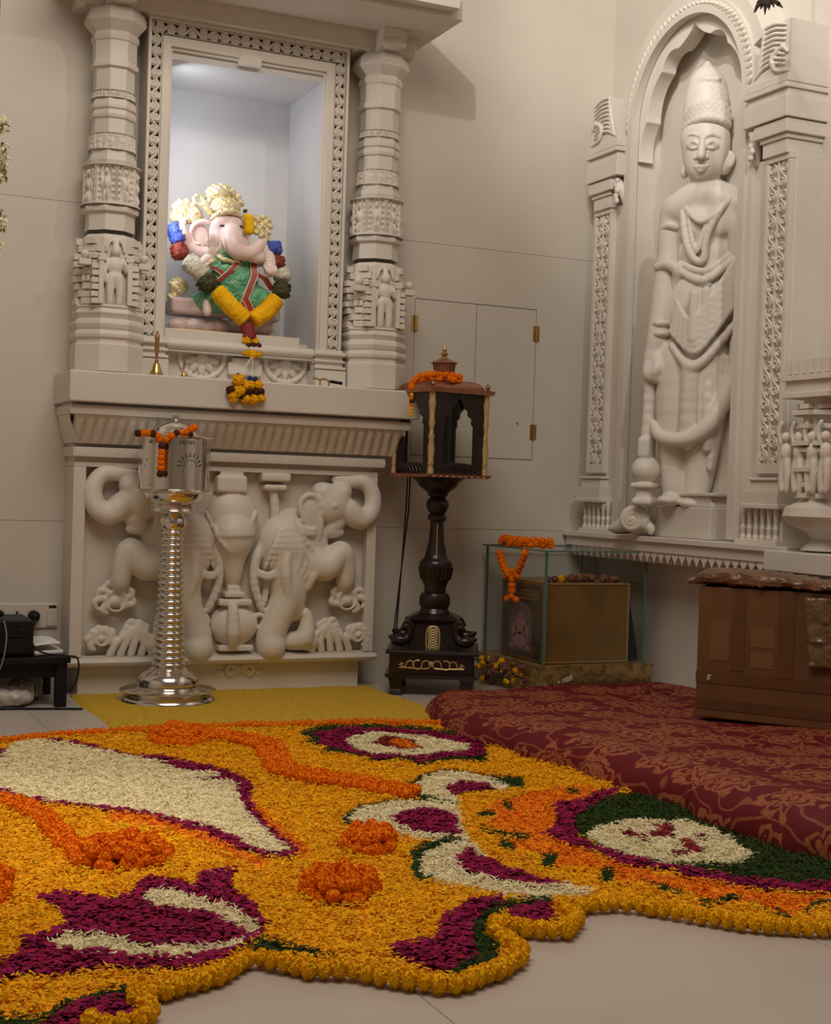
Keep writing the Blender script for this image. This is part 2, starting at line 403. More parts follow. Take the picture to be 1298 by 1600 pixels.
# ------------------------------------------------------------------ the setting
YW, XW = 7.35, 4.64                     # back wall and right wall
TOPZ = 5.2
def slabs(mb, u0, u1, z0, z1, fn, seams):
    """rectangular stone slabs with 3 mm joints and pillowed edges"""
    g = 0.0010; zs = [z0]+[z for z in seams if z0+.02 < z < z1-.02]+[z1]
    for a, c in zip(zs[:-1], zs[1:]):
        a_, c_ = a+(g if a in seams else 0), c-(g if c in seams else 0)
        mb.prism([(u0, a_), (u1, a_), (u1, c_), (u0, c_)], 0, 0.03, fn)
seams = [0.88, 2.53, 4.4]
mb = MB(); fn = lambda a, z, d: (a, YW+d, z)
def strip(x0, x1, z0, z1):
    xs = [x0]+[x for x in (-1.6, 0.4) if x0+.05 < x < x1-.05]+[x1]
    for a, c in zip(xs[:-1], xs[1:]): slabs(mb, a, c, z0, z1, fn, seams)
    mb.box(x0, x1, YW+0.028, YW+0.12, z0, z1)
strip(-2.5, 1.80, 0, TOPZ); strip(1.80, 2.78, 3.36, TOPZ); strip(1.80, 2.78, 0, 1.70); strip(2.78, 4.76, 0, 1.300)
strip(2.78, 4.76, 2.205, TOPZ); strip(2.78, 3.35, 1.300, 2.205); strip(4.157, 4.76, 1.300, 2.205)
mb.box(3.3, 4.2, YW+0.06, YW+0.12, 1.28, 2.22)
tag(mb.build('wall_back', MARBLE_WALL), kind='structure')
mb = MB(); fn = lambda a, z, d: (XW+d, a, z)
ys = [-3.0, 3.1, YW]
for a, c in zip(ys[:-1], ys[1:]): slabs(mb, a, c, 0, TOPZ, fn, [0.88, 4.4])
mb.box(XW+0.028, XW+0.12, -3.0, YW+.03, 0, TOPZ)
tag(mb.build('wall_right', MARBLE_WALL), kind='structure')
tag(MB().box(-2.6, -2.5, -3.0, YW, 0, TOPZ).build('wall_left', MARBLE_WALL), kind='structure')
tag(MB().box(-2.6, XW, -3.1, -3.0, 0, TOPZ).build('wall_front', MARBLE_WALL), kind='structure')
mb = MB()
xs = [-2.5, -0.9, 0.21, 1.31, 2.41, 3.51, 4.75]; ysf = [0.4, 1.7, 3.9, 5.9, 7.5]
for a, c in zip(xs[:-1], xs[1:]):
    for d, e in zip(ysf[:-1], ysf[1:]):
        g = 0.0012; sh = -0.18 if d > 4.9 else 0
        mb.box(a+g+sh, c-g+sh, d+g, e-g, -0.02, 0)
mb.box(-2.5, 4.75, -3.0, 7.5, -0.08, -0.004); mb.box(-2.5, 4.75, -3.0, 0.399, -0.02, 0)
tag(mb.build('floor', FLOORM), kind='structure')

# two stone leaves of the wall hatch, with brass hinges
def hatch(x0, x1, hx, hzs, label):
    t = thing('wall_hatch_door', ((x0+x1)/2, YW, 1.30), label, 'hatch', 'leaves of the wall hatch')
    MB().box(x0, x1, YW+.001, YW+.045, 1.304, 2.201).build('door_leaf', MARBLE_WALL, t, bevel=.0015)
    for hz in hzs:
        h = MB()
        h.box(hx-.021, hx-.003, YW-.004, YW+.004, hz-.045, hz+.045); h.box(hx+.003, hx+.021, YW-.004, YW+.004, hz-.045, hz+.045)
        h.lathe([(.006, -.047), (.006, .047)], 10, (hx, YW-.007, hz)).build('hinge', BRASS, t, label='brass hinge')
    return t
hatch(3.354, 3.751, 3.352, (2.06,), 'left marble leaf of the wall hatch, brass hinge near shrine')
h = hatch(3.755, 4.153, 4.155, (2.06, 1.47), 'right marble leaf of the wall hatch, two brass hinges on right')
MB().lathe([(.006, 0), (.007, .006), (.003, .010)], 10, mat=Matrix.Translation((4.045, YW, 1.52)) @ Matrix.Rotation(PI/2, 4, 'X')).build('knob', BRASS, h)

# ------------------------------------------------------------------ the marble shrine on the left
SH = thing('marble_shrine', (2.23, 7.24, 0), 'tall white carved marble shrine with two columns, fluted ledge and elephant panel', 'shrine')
XL, XR, YF = 1.39, 3.055, 7.12
def moulding(prof, sl=0.35, sr=0.8, n=1):
    rings = [[(XL-sl*o, YW+.01, z), (XL-sl*o, YF-o, z), (XR+sr*o, YF-o, z), (XR+sr*o, YW+.01, z)] for o, z in prof]
    m = MB(); m.grid(np.array(rings)); b = len(m.v)
    for rg in (rings[0], rings[-1]): m.add(rg, [(0, 1, 2, 3)])
    return m
moulding([(-.06, 0), (-.06, .135), (-.04, .142), (0.0, .148), (.016, .158), (.022, .172), (.014, .190), (-.03, .202)], 1, 1).build('plinth', MARBLE, SH, smooth=True)
# small lotus mask carved on the plinth
r = random.Random(3); pl = []
cx, cz = at(375, 1050, Y=7.17)[[0, 2]]
for i in range(5): pl.append(('e', (cx-.05+.025*i, cz+.012*math.cos(i-2), .0), (.016, .022, .014)))
for sx in (-1, 1):
    pl += chain([(cx+sx*.02, cz+.03, .002), (cx+sx*.06, cz+.035, .008), (cx+sx*.075, cz+.01, .008), (cx+sx*.06, cz-.02, .004)], [.008, .008, .007, .006])
    pl += [('e', (cx+sx*.105, cz-.005, .0), (.02, .02, .012)), ('t', (cx+sx*.135, cz-.012, .0), .015, .006)]
link('plinth_carving', sdf_mesh('plinth_carving', pl, .004, .01, fn=lambda V: np.stack([V[:, 0], 7.18-V[:, 2], V[:, 1]], 1)), RELIEF, SH)
mb = MB(); mb.box(XL, XL+.062, YF, YW, .2, 1.164); mb.box(XR-.055, XR, YF, YW, .2, 1.164); mb.box(XL+.01, XR-.01, 7.19, YW, .201, 1.164)
mb.box(XL, XR, YF, YW, 1.165, 1.19); mb.build('pedestal_panel', MARBLE, SH, bevel=.003)
# cornice: plain bands, fluted cushion, slab
moulding([(-.02, 1.185), (-.02, 1.213), (.03, 1.217), (.035, 1.24), (.03, 1.264), (.0, 1.268), (.0, 1.282)]).build('cornice_band', MARBLE, SH, smooth=True)
nf = 34; U = np.linspace(0, 1, nf*9+1); Wv = np.linspace(0, 1, 14)
def flutes(p0, p1, dirv, count):
    U = np.linspace(0, 1, count*9+1); G = np.zeros((len(U), len(Wv), 3))
    for i, u in enumerate(U):
        for j, v in enumerate(Wv):
            ph = (u*count+0.55*v*(u-0.25)) % 1.0
            bul = (abs(math.sin(PI*ph)))**0.55
            o = .030+.105*(v**1.7)+.034*bul*math.sin(PI*min(1, v*1.02+.04))**.5
            z = 1.282+.140*v
            q = (p0[0]+(p1[0]-p0[0])*u, p0[1]+(p1[1]-p0[1])*u)
            G[i, j] = (q[0]+dirv[0]*o, q[1]+dirv[1]*o, z)
    return G
mb = MB(); mb.grid(flutes((XL-.03, YF), (XR+.10, YF), (0, -1), nf)); mb.grid(flutes((XL-.0, YW), (XL-.0, YF-.1), (-.35, 0), 6))
mb.build('fluted_cornice', RELIEF, SH, smooth=True, angle=70)
moulding([(.10, 1.42), (.150, 1.424), (.156, 1.445), (.150, 1.468), (.10, 1.470), (.10, 1.484), (.05, 1.484)]).build('cornice_lip', MARBLE, SH, smooth=True)
moulding([(.10, 1.482), (.19, 1.484), (.193, 1.49), (.193, 1.628), (.187, 1.636), (.0, 1.636)]).build('ledge_slab', MARBLE, SH)

# elephants and vase in high relief. pixel traced on the panel plane, a = X, b = Z, c = towards the room
YP = 7.19
def rp(u, v, c=0.0, r=None):                      # crop 280..600 x 700..1120 at 3.809
    p = at(280+u/3.809, 700+v/3.809, Y=YP-c); return (p[0], p[2], c)
S7 = 1/3.809/303.0
def R(r): return r*S7
def relief_fn(V): return np.stack([V[:, 0], YP-V[:, 2], V[:, 1]], 1)
def mirror(prims, xm):
    out = []
    for p in prims:
        q = list(p)
        def mx(c): return (2*xm-c[0], c[1], c[2])
        if q[0] == 'c': q[1], q[2] = mx(q[1]), mx(q[2])
        else: q[1] = mx(q[1])
        if q[0] == 'e' and len(q) > 3: q[3] = -q[3]
        out.append(tuple(q))
    return out
el = [('e', rp(900, 335, .06), (R(130), R(130), .085)), ('e', rp(850, 265, .06), (R(72), R(66), .07)), ('e', rp(965, 262, .06), (R(66), R(60), .065)),
      ('e', rp(640, 560, .02), (R(170), R(220), .09), -.35), ('e', rp(770, 580, .03), (R(125), R(180), .08)), ('e', rp(570, 650, .02), (R(110), R(170), .075))]
el += chain([rp(1000, 370, .07), rp(1075, 425, .075), rp(1140, 380, .07), rp(1150, 280, .06), rp(1100, 205, .055), rp(1020, 200, .05), rp(930, 185, .04)], [R(76), R(60), R(52), R(47), R(42), R(36), R(28)])
el += chain([rp(935, 440, .06), rp(900, 490, .055), rp(965, 505, .07)], [R(56), R(44), R(16)])+[('e', rp(925, 345, .14), (R(16), R(11), .012))]
el += chain([rp(600, 650, .03), rp(640, 860, .055), rp(570, 1040, .05), rp(540, 1130, .05), rp(545, 1185, .06)], [R(125), R(98), R(84), R(80), R(88)])
el += [('t', rp(545, 1105, .05), R(74), R(15))]
el += chain([rp(760, 650, .04), rp(870, 705, .085), rp(960, 620, .09), rp(990, 700, .085), rp(990, 800, .07)], [R(105), R(88), R(66), R(56), R(52)])
el += [('t', rp(990, 765, .07), R(46), R(12)), ('t', rp(990, 805, .07), R(46), R(12))]
el += chain([rp(700, 700, .03), rp(680, 880, .05), rp(690, 980, .04)], [R(105), R(76), R(54)])
cloth = [('e', rp(650, 570, .05), (R(200), R(185), .09), -.5), ('e', rp(700, 690, .055), (R(140), R(120), .075), -.4)]
ear = [('e', rp(775, 375, .105), (R(62), R(100), .022), .15), ('e', rp(815, 460, .10), (R(42), R(88), .02), .25)]
ear += chain([rp(812, 540, .10), rp(745, 430, .115), rp(718, 335, .115), rp(765, 280, .12), rp(822, 310, .115), rp(850, 470, .11)], [R(9), R(12), R(13), R(13), R(12), R(9)])
trim = []
for off in (0, 40, 85): trim += chain([rp(690+off*.3, 420+off*.2, .115), rp(725, 510+off, .135), rp(800-off, 640+off*.6, .125), rp(750-off*1.2, 775+off*.3, .115)], [R(8)]*4)
for off in (0, 22): trim += chain([rp(478, 735+off, .085), rp(530, 752+off, .105), rp(590, 730+off, .105)], [R(9)]*3)
for off in (0, 26): trim += chain([rp(690, 440+off, .115), rp(740, 482+off, .135), rp(805, 490+off, .125)], [R(9)]*3)
trim += chain([rp(850, 660, .11), rp(800, 760, .12), rp(770, 840, .1)], [R(16), R(22), R(10)])
for i in range(8): trim += chain([rp(600+i*14, 455+abs(i-4)*6, .115), rp(560+i*24, 590, .135), rp(510+i*38, 715-i*5, .11)], [R(6), R(8), R(10)])
drape = chain([rp(505, 560, .05), rp(460, 650, .06), rp(445, 800, .06), rp(490, 960, .05)], [R(22), R(28), R(24), R(20)])
knot = chain([rp(640, 640, .13), rp(635, 760, .135), rp(655, 880, .12), rp(690, 850, .11)], [R(20), R(30), R(22), R(16)])
foliage = []
r = random.Random(5)
for (cx_, cy_, sc_0) in ((1000, 905, 1.15), (890, 1090, .8), (1060, 1110, .8)):   # curling lotus leaves
    for i in range(7):
        a = -2.0+i*.66; L_ = r.uniform(70, 95)*sc_0
        foliage += chain([rp(cx_, cy_+10, .02), rp(cx_+math.sin(a)*L_*.55, cy_-math.cos(a)*L_*.55, .05), rp(cx_+math.sin(a+.30)*L_, cy_-math.cos(a+.30)*L_, .055), rp(cx_+math.sin(a+.75)*L_*.92, cy_-math.cos(a+.75)*L_*.92, .05)], [R(16), R(17), R(14), R(9)])
    foliage += [('e', rp(cx_, cy_, .05), (R(34*sc_0), R(30*sc_0), .03)), ('t', rp(cx_, cy_, .065), R(52*sc_0), R(8))]
foliage += chain([rp(640, 1150, .03), rp(740, 1130, .07), rp(760, 1010, .07), rp(735, 975, .07)], [R(50), R(60), R(36), R(26)])+[('e', rp(760, 1150, .05), (R(80), R(60), .05))]
for i in range(5): foliage += chain([rp(880, 1050, .06), rp(800+i*45, 1130, .065), rp(790+i*55, 1205, .05)], [R(14), R(16), R(22)])
XM = rp(325, 600)[0]
def no_low(p): return True
parts = dict(body=el+cloth, ear=ear, cloth_trim=trim+drape+knot, foliage=foliage)
for side in (0, 1):
    allp = parts['body']+parts['ear']+parts['cloth_trim']
    P_ = allp if not side else mirror(allp, XM)
    link('relief_elephant', sdf_mesh('relief_elephant', P_, .0065, .016, cmin=-.012, fn=relief_fn), RELIEF, SH).data.name = 'relief_elephant'
    P_ = foliage if not side else mirror(foliage, XM)
    link('relief_foliage', sdf_mesh('relief_foliage', P_, .0065, .012, cmin=-.012, fn=relief_fn), RELIEF, SH)
va = [('e', rp(310, 420, .02), (R(165), R(190), .085)), ('b', rp(300, 215, .03), (R(95), R(50), .055), .01), ('b', rp(300, 160, .02), (R(75), R(40), .05), .01)]
va += chain([rp(310, 520, .03), rp(312, 640, .03), rp(314, 790, .02)], [R(150), R(85), R(50)])
va += [('e', rp(320, 1050, .02), (R(155), R(130), .085)), ('b', rp(318, 915, .03), (R(105), R(20), .06), .008), ('b', rp(318, 870, .03), (R(65), R(16), .05), .008), ('b', rp(316, 840, .03), (R(42), R(20), .04), .008)]
va += [('t', rp(125, 1030, .05), R(45), R(17)), ('t', rp(475, 1030, .05), R(40), R(16)), ('b', rp(320, 1185, .02), (R(110), R(18), .06), .006)]
for a in (-1, 1):
    va += chain([rp(310+a*150, 380, .07), rp(310+a*60, 560, .115), rp(310-a*10, 620, .11)], [R(11)]*3)
    va += chain([rp(310+a*190, 560, .03), rp(310+a*215, 760, .04), rp(310+a*190, 930, .04)], [R(24), R(24), R(18)])
va += chain([rp(320, 950, .10), rp(320, 1100, .11), rp(318, 1190, .08)], [R(30), R(38), R(14)])
va += [('b', rp(560, 175, .03), (R(95), R(26), .06), .012), ('b', rp(560, 235, .03), (R(75), R(18), .05), .012)]+chain([rp(560, 260, .03), rp(570, 400, .04), rp(540, 480, .03)], [R(26), R(26), R(20)])
link('relief_vase', sdf_mesh('relief_vase', va, .0065, .012, cmin=-.012, fn=relief_fn), RELIEF, SH)

# columns: eight-sided shafts with turned rings, figure bands and a carved foot block
def carve_band(m, c, r0, z0, z1, n=8, depth=.018, seed=1):
    """ring of little standing figures between posts"""
    NT, NZ = n*22, 40; G = np.zeros((NT+1, NZ, 3))
    for i in range(NT+1):
        th = 2*PI*i/NT; u = ((i*n/NT) % 1)*2-1
        for j in range(NZ):
            v = j/(NZ-1); hgt = 0
            g = lambda cu, cv, su, sv: math.exp(-((u-cu)/su)**2-((v-cv)/sv)**2)
            hgt = max(g(0, .80, .20, .10), g(0, .50, .34, .18), g(-.16, .2, .15, .2), g(.16, .2, .15, .2), g(-.42, .55, .12, .2)*.8, g(.42, .45, .12, .2)*.8)
            post = max(0, 1-abs(abs(u)-.92)/.16); arch = max(0, 1-abs(math.hypot(u*.62, (v-.62)*.95)-.36)/.07) if v > .6 else 0
            rim = 1.1 if v < .06 or v > .95 else 0; tier = .55*(abs(u) > .6)*(.5+.5*math.sin(v*42))
            hgt = max(hgt, post*.9, arch*.8, rim, tier)
            G[i, j] = (c[0]+(r0-depth+depth*1.5*hgt)*math.cos(th), c[1]+(r0-depth+depth*1.5*hgt)*math.sin(th), z0+(z1-z0)*v)
    m.grid(G); return m
def figure(cx, cy, z0, hgt, nrm, fnrot):
    pass
def column(cx, yy):
    Zc = lambda y: at(190, y, Y=7.06)[2]           # heights read off the left column
    C = (cx, 7.2, 0); col_lo = Zc(580)
    m = MB()
    P_ = [(.095, Zc(335)), (.128, Zc(360)), (.125, Zc(332)), (.145, Zc(330)), (.147, Zc(324)), (.140, Zc(320)), (.12, Zc(319)),
          (.12, Zc(256)), (.124, Zc(254)), (.127, Zc(249)), (.124, Zc(242)), (.116, Zc(241)), (.109, Zc(205)), (.107, Zc(183)), (.116, Zc(181)), (.119, Zc(176)), (.115, Zc(171)), (.108, Zc(170)),
          (.108, Zc(168)), (.118, Zc(166)), (.118, Zc(161)), (.106, Zc(150)), (.106, Zc(103)), (.122, Zc(101)), (.122, Zc(93)), (.114, Zc(92)), (.114, Zc(60)), (.121, Zc(58)), (.124, Zc(50)), (.115, Zc(45)),
          (.135, Zc(38)), (.158, Zc(30)), (.160, Zc(26)), (.156, Zc(25)), (.158, Zc(22)), (.15, Zc(14)), (.132, Zc(8)), (.12, Zc(5))]
    shaft = m.lathe(P_, 8, C, PI/8).build('column_shaft', MARBLE, SH, bevel=.003)
    carve_band(MB(), C, .137, Zc(320), Zc(256), 8, .020).build('figure_band', MARBLE_LACE, shaft, smooth=True, angle=60)
    carve_band(MB(), C, .117, Zc(232), Zc(206), 12, .006).build('leaf_band', MARBLE_LACE, shaft, smooth=True, angle=60)
    carve_band(MB(), C, .108, Zc(150), Zc(138), 16, .006).build('bead_band', MARBLE_LACE, shaft, smooth=True, angle=60)
    # foot block with stepped turrets and a niche figure
    z0, z1 = Zc(478), Zc(366); m = MB()
    m.lathe([(.150, z0), (.150, z1-.02), (.125, z1)], 8, C, PI/8)
    for k in range(-2, 3):
        A = Matrix.Translation(C) @ Matrix.Rotation(k*PI/4, 4, 'Z')
        if k == 0: continue
        for t in range(9):
            zz = z0+(z1-z0)*t/9.5; wd = .055*(1-.05*t)+(.008 if t % 2 else -.008)
            m.box(-wd, wd, -.172+(.010 if t % 2 else 0), -.13, zz, zz+(z1-z0)/11, A)
            if t in (3, 5, 6):
                for q in (-.03, 0, .03): m.box(q-.008, q+.008, -.182, -.13, zz, zz+(z1-z0)/12, A)
    A = Matrix.Translation(C)
    for sx in (-1, 1):
        m.box(sx*.072-.012, sx*.072+.012, -.178, -.12, z0, z0+.22, A); m.box(sx*.068-.020, sx*.068+.020, -.182, -.12, z0+.215, z0+.245, A)
        for t in range(6): m.box(sx*.10-.018, sx*.10+.018, -.172+.008*(t % 2), -.10, z0+.035*t, z0+.035*t+.026, A)
        m.ball((cx+sx*.15, 7.06, z0+.245), (.022, .02, .022)); m.box(cx+sx*.15-.03, cx+sx*.15+.03, 7.04, 7.1, z0+.19, z0+.22)
    foot = m.build('foot_block', MARBLE_LACE, shaft, bevel=.0015)
    f = []; q = lambda a, b, c: (a, b, c)
    f += [('e', (0, .262, .02), (.024, .030, .026)), ('e', (0, .296, .012), (.017, .024, .02)), ('e', (0, .19, .012), (.042, .048, .026)), ('e', (0, .135, .012), (.036, .035, .026))]
    f += chain([(-.04, .215, .012), (-.055, .16, .02), (-.05, .11, .02)], [.014, .012, .010])+chain([(.04, .215, .012), (.058, .165, .02), (.045, .20, .035)], [.014, .012, .010])
    f += chain([(-.02, .13, .012), (-.024, .06, .016), (-.024, .0, .014)], [.024, .018, .015])+chain([(.02, .13, .012), (.026, .06, .016), (.024, .0, .014)], [.024, .018, .015])
    for i in range(9):
        a = PI*i/8; b = PI*(i+1)/8
        if i < 8: f += [('c', (.045*math.cos(a), .265+.062*math.sin(a), .008), (.045*math.cos(b), .265+.062*math.sin(b), .008), .008, .008)]
    link('niche_figure', sdf_mesh('niche_figure', f, .0045, .008, fn=lambda V: np.stack([cx+V[:, 0], 7.06-V[:, 2], z0+.006+V[:, 1]*1.0], 1)), RELIEF, shaft)
    m = MB()
    P_ = [(.187, Zc(582)), (.187, Zc(540)), (.178, Zc(538)), (.176, Zc(532)), (.190, Zc(529)), (.192, Zc(524)), (.186, Zc(519)), (.176, Zc(518)), (.184, Zc(514)), (.190, Zc(508)), (.184, Zc(502)), (.172, Zc(500)), (.178, Zc(496)), (.187, Zc(491)), (.180, Zc(486)), (.176, Zc(484)), (.186, Zc(481)), (.178, Zc(478)), (.14, Zc(477))]
    m.lathe(P_, 8, C, PI/8).build('column_base', MARBLE, shaft, bevel=.003)
    zt = Zc(6); m = MB()                            # cross bracket capital under the canopy
    pr_ = [(-.05, 0), (.10, 0), (.15, .02), (.185, .06), (.195, .10), (.195, .165), (-.05, .165)]
    for k in range(4):
        A = Matrix.Translation((cx, 7.2, zt)) @ Matrix.Rotation(k*PI/2, 4, 'Z')
        if k == 1: continue
        m.add(*(lambda n: ([(a, d, b) for d in (-.072, .072) for a, b in pr_], [tuple(range(n)), tuple(range(n, 2*n))]+[(i, (i+1) % n, n+(i+1) % n, n+i) for i in range(n)]))(len(pr_)), A)
        m.ball((.165, 0, .035), (.035, .078, .035), mat=A)
    m.build('bracket_capital', MARBLE, shaft, bevel=.004)
    return shaft
column(1.553, 7.2); column(3.03, 7.2)

# canopy slab over the columns
mb = MB(); mb.box(1.24, 3.292, 6.72, YW+.01, 3.60, 3.70); mb.box(1.30, 3.235, 6.64, YW+.01, 3.63, 3.80); mb.box(1.36, 3.20, 7.12, YW+.01, 3.5, 3.61)
mb.build('canopy', MARBLE, SH, bevel=.004)

# niche lining, frame with lace carving, base mouldings
NX0, NX1, NZ0, NZ1 = 1.842, 2.694, 1.885, 3.305
mb = MB(); mb.box(1.80, 2.78, 7.74, 7.78, 1.7, 3.40); mb.box(1.78, NX0, 7.22, 7.76, 1.7, 3.40); mb.box(NX1, 2.80, 7.22, 7.76, 1.7, 3.40)
mb.box(1.80, 2.78, 7.22, 7.76, NZ1, 3.40); mb.box(1.80, 2.78, 7.34, 7.76, 1.8, NZ0)
mb.build('niche_lining', mat('niche_white_stone', (0.66, 0.65, 0.65), 0.5, var=.04), SH, bevel=.002)
def lace(L, Wd, period, depth=.013, du=.0027, ds=.0036):
    nu, ns = int(Wd/du)+1, int(L/ds)+1
    u = np.linspace(0, 1, nu)[None, :]; s = np.linspace(0, L, ns)[:, None]; k = 2*PI/period
    uc = .5+.30*np.sin(k*s); h = np.clip(1.5-np.abs(u-uc)*Wd/.0062, 0, 1)
    for ph, sd in ((.25, .34), (.75, .66)):
        for sub in range(-1, int(L/period)+2):
            cs = (sub+ph)*period; d = np.hypot((u-sd)*Wd, (s-cs)); a = np.arctan2((u-sd)*Wd, s-cs)
            ring = np.clip(1.5-np.abs(d-Wd*.23)/.0042, 0, 1); eye = np.clip(1.5-d/.0065, 0, 1)
            leaf = np.clip(1.5-np.abs(np.sin(a*2.5+sub))*d/.0055, 0, 1)*(d < Wd*.40)*(d > Wd*.12)
            h = np.maximum(h, np.maximum(np.maximum(ring, eye), leaf*.9))
    h = np.maximum(h, ((u < .06) | (u > .94))*1.0)
    return u[0]*Wd, s[:, 0], h*depth
def lace_grid(m, L, Wd, period, fn, **k):
    u, s, h = lace(L, Wd, period, **k)
    Ug, Sg = np.meshgrid(u, s); P = np.stack(fn(Ug, Sg, h), -1); m.grid(P); return m
FX0, FX1, FZ1 = 1.718, 2.83, 3.50
mb = MB()
for (a, b, y) in ((0, .016, 7.165), (.016, .078, 7.193), (.078, .122, 7.180), (.098, .135, 7.198)):
    z1 = FZ1-a*1.15
    mb.band([(FX0+a, 1.85), (FX0+a, z1), (FX1-a, z1), (FX1-a, 1.85)], [(FX0+b, 1.85), (FX0+b, FZ1-b*1.15), (FX1-b, FZ1-b*1.15), (FX1-b, 1.85)], y, YW+.03, lambda p, q, d: (p, d, q))
mb.box(2.21, 2.33, 7.172, 7.26, 3.325, 3.385)
fr = mb.build('niche_frame', MARBLE, SH, bevel=.0025)
m = MB(); lace_grid(m, 1.58, .058, .115, lambda u, s, h: (FX0+.018+u, 7.193-h, 1.86+s)); m.build('lace_carving', MARBLE_LACE, fr, smooth=True, angle=75)
m = MB(); lace_grid(m, 1.58, .058, .115, lambda u, s, h: (FX1-.018-u, 7.193-h, 1.86+s)); m.build('lace_carving', MARBLE_LACE, fr, smooth=True, angle=75)
m = MB(); lace_grid(m, 1.04, .062, .115, lambda u, s, h: (FX0+.036+s, 7.193-h, FZ1-.020-u)); m.build('lace_carving', MARBLE_LACE, fr, smooth=True, angle=75)
for x0, x1 in ((1.715, 1.862), (2.672, 2.85)):
    mb = MB(); mb.box(x0, x1, 7.13, YW, 1.636, 1.735)
    for z, hh, o in ((1.735, .028, .022), (1.775, .022, .012), (1.81, .03, .02)):
        mb.add(*(lambda P: (P, [(i*8+j, i*8+(j+1) % 8, (i+1)*8+(j+1) % 8, (i+1)*8+j) for i in range(1) for j in range(8)]+[tuple(range(8)), tuple(range(8, 16))]))([(x, 7.15-o*max(0, math.sin(t*PI/4+.4))-.0+.06*(1-max(0, math.sin(t*PI/4+.4))), z+hh*.5-hh*.6*math.cos(t*PI/4+.4)) for x in (x0, x1) for t in range(8)]))
    mb.box(x0+.01, x1-.01, 7.16, YW, 1.73, 1.85)
    mb.build('frame_foot', MARBLE, SH, bevel=.003)
# seat slab for the statue with two half-moon lotus panels under it
mb = MB(); mb.box(1.855, 2.60, 7.20, 7.74, 1.80, 1.905); mb.box(1.86, 2.68, 7.27, 7.74, 1.636, 1.81)
mb.add([(x, 7.20-.035*math.sin(PI*t/8), 1.797+.027*(1-math.cos(PI*t/8))) for x in (1.86, 2.675) for t in range(9)], [(i, i+1, 10+i, 9+i) for i in range(8)]+[tuple(range(9)), tuple(range(9, 18))])
mb.box(1.86, 2.675, 7.19, 7.4, 1.785, 1.80)
mb.build('statue_seat', MARBLE, SH, bevel=.003)
hm = []
for cx_, r_ in ((2.075, .125), (2.545, .118)):
    for i in range(12):
        a = PI+PI*i/12; b = PI+PI*(i+1)/12
        hm += [('c', (cx_+r_*math.cos(a), 1.782+r_*math.sin(a), .0), (cx_+r_*math.cos(b), 1.782+r_*math.sin(b), .0), .014, .014)]
    for i in range(5):
        a = PI+PI*(i+.5)/5; hm += [('e', (cx_+r_*.55*math.cos(a), 1.775+r_*.55*math.sin(a), 0), (.02, .034, .018), a+PI/2)]
    hm += [('e', (cx_, 1.765, .005), (.035, .028, .02))]
hm += [('b', (2.31, 1.72, .0), (.095, .035, .03), .008), ('b', (2.31, 1.765, .0), (.075, .012, .04), .006)]
link('lotus_panel', sdf_mesh('lotus_panel', hm, .004, .008, cmin=-.02, fn=lambda V: np.stack([V[:, 0], 7.265-V[:, 2], V[:, 1]], 1)), RELIEF, SH)

# ------------------------------------------------------------------ seated elephant-headed statue in the niche
YG = 7.42; SG = 1/4.326/285.0
def gp(u, v, c=0):                                # traced on the crop 240..470 x 270..640; c in crop pixels towards the room
    vv = 1090-v+.075*(u-470)
    return ((u-470-.032*(1090-v))*SG, vv*SG, c*SG)
def gr(r): return r*SG
GX = at(240+470/4.326, 270+1090/4.326, Y=YG)[0]
GB = 1.907
def gfn(V): return np.stack([GX+V[:, 0], YG+.05-V[:, 2], GB+V[:, 1]], 1)
def ge(u, v, c, ru, rv, rc, rot=0): return ('e', gp(u, v, c), (gr(ru), gr(rv), gr(rc)), rot)
def gc(pts, rs): return chain([gp(*p) for p in pts], [gr(r) for r in rs])
ST = thing('deity_statue', (GX, YG, GB), 'painted seated elephant-headed marble statue in green silk inside the shrine niche', 'statue')
sk = [ge(470, 400, 110, 108, 118, 105), ge(428, 350, 150, 62, 55, 60), ge(520, 350, 150, 58, 52, 60), ge(475, 330, 120, 90, 45, 80)]
sk += gc([(492, 420, 195), (488, 490, 235), (505, 540, 255), (560, 560, 265), (620, 545, 262), (660, 510, 258), (675, 482, 255)], [66, 58, 46, 38, 33, 27, 17])
sk += gc([(600, 575, 250), (655, 585, 245), (672, 570, 245)], [30, 28, 22])
sk += gc([(440, 455, 205), (450, 468, 240)], [16, 12])
sk += [ge(470, 520, 60, 120, 90, 90)]
# raised right hand, palm out, with four fingers and a thumb
hn = []; sk += gc([(280, 700, 150), (290, 640, 200), (325, 590, 235)], [44, 40, 27])+[]
hn += [ge(338, 545, 245, 36, 50, 18)]
for du, dv in ((306, 458), (327, 440), (349, 440), (371, 458)): hn += gc([(338+(du-338)*.8, 515, 250), (du, (dv+510)/2, 256), (du, dv, 252)], [10, 9, 6])
hn += gc([(365, 555, 250), (388, 525, 262), (388, 498, 262)], [11, 10, 7])
HANDS = [hn]; hn = []
# left fist
sk += gc([(760, 560, 140), (745, 610, 200), (740, 650, 235)], [42, 40, 30])
hn += [ge(740, 672, 245, 44, 42, 30)]
for i in range(4): hn += gc([(712+i*19, 645, 268), (710+i*19, 675, 278), (714+i*19, 702, 262)], [10, 10, 8])
hn += gc([(700, 640, 250), (705, 670, 280), (730, 690, 285)], [11, 10, 8])
HANDS.append(hn); hn = []
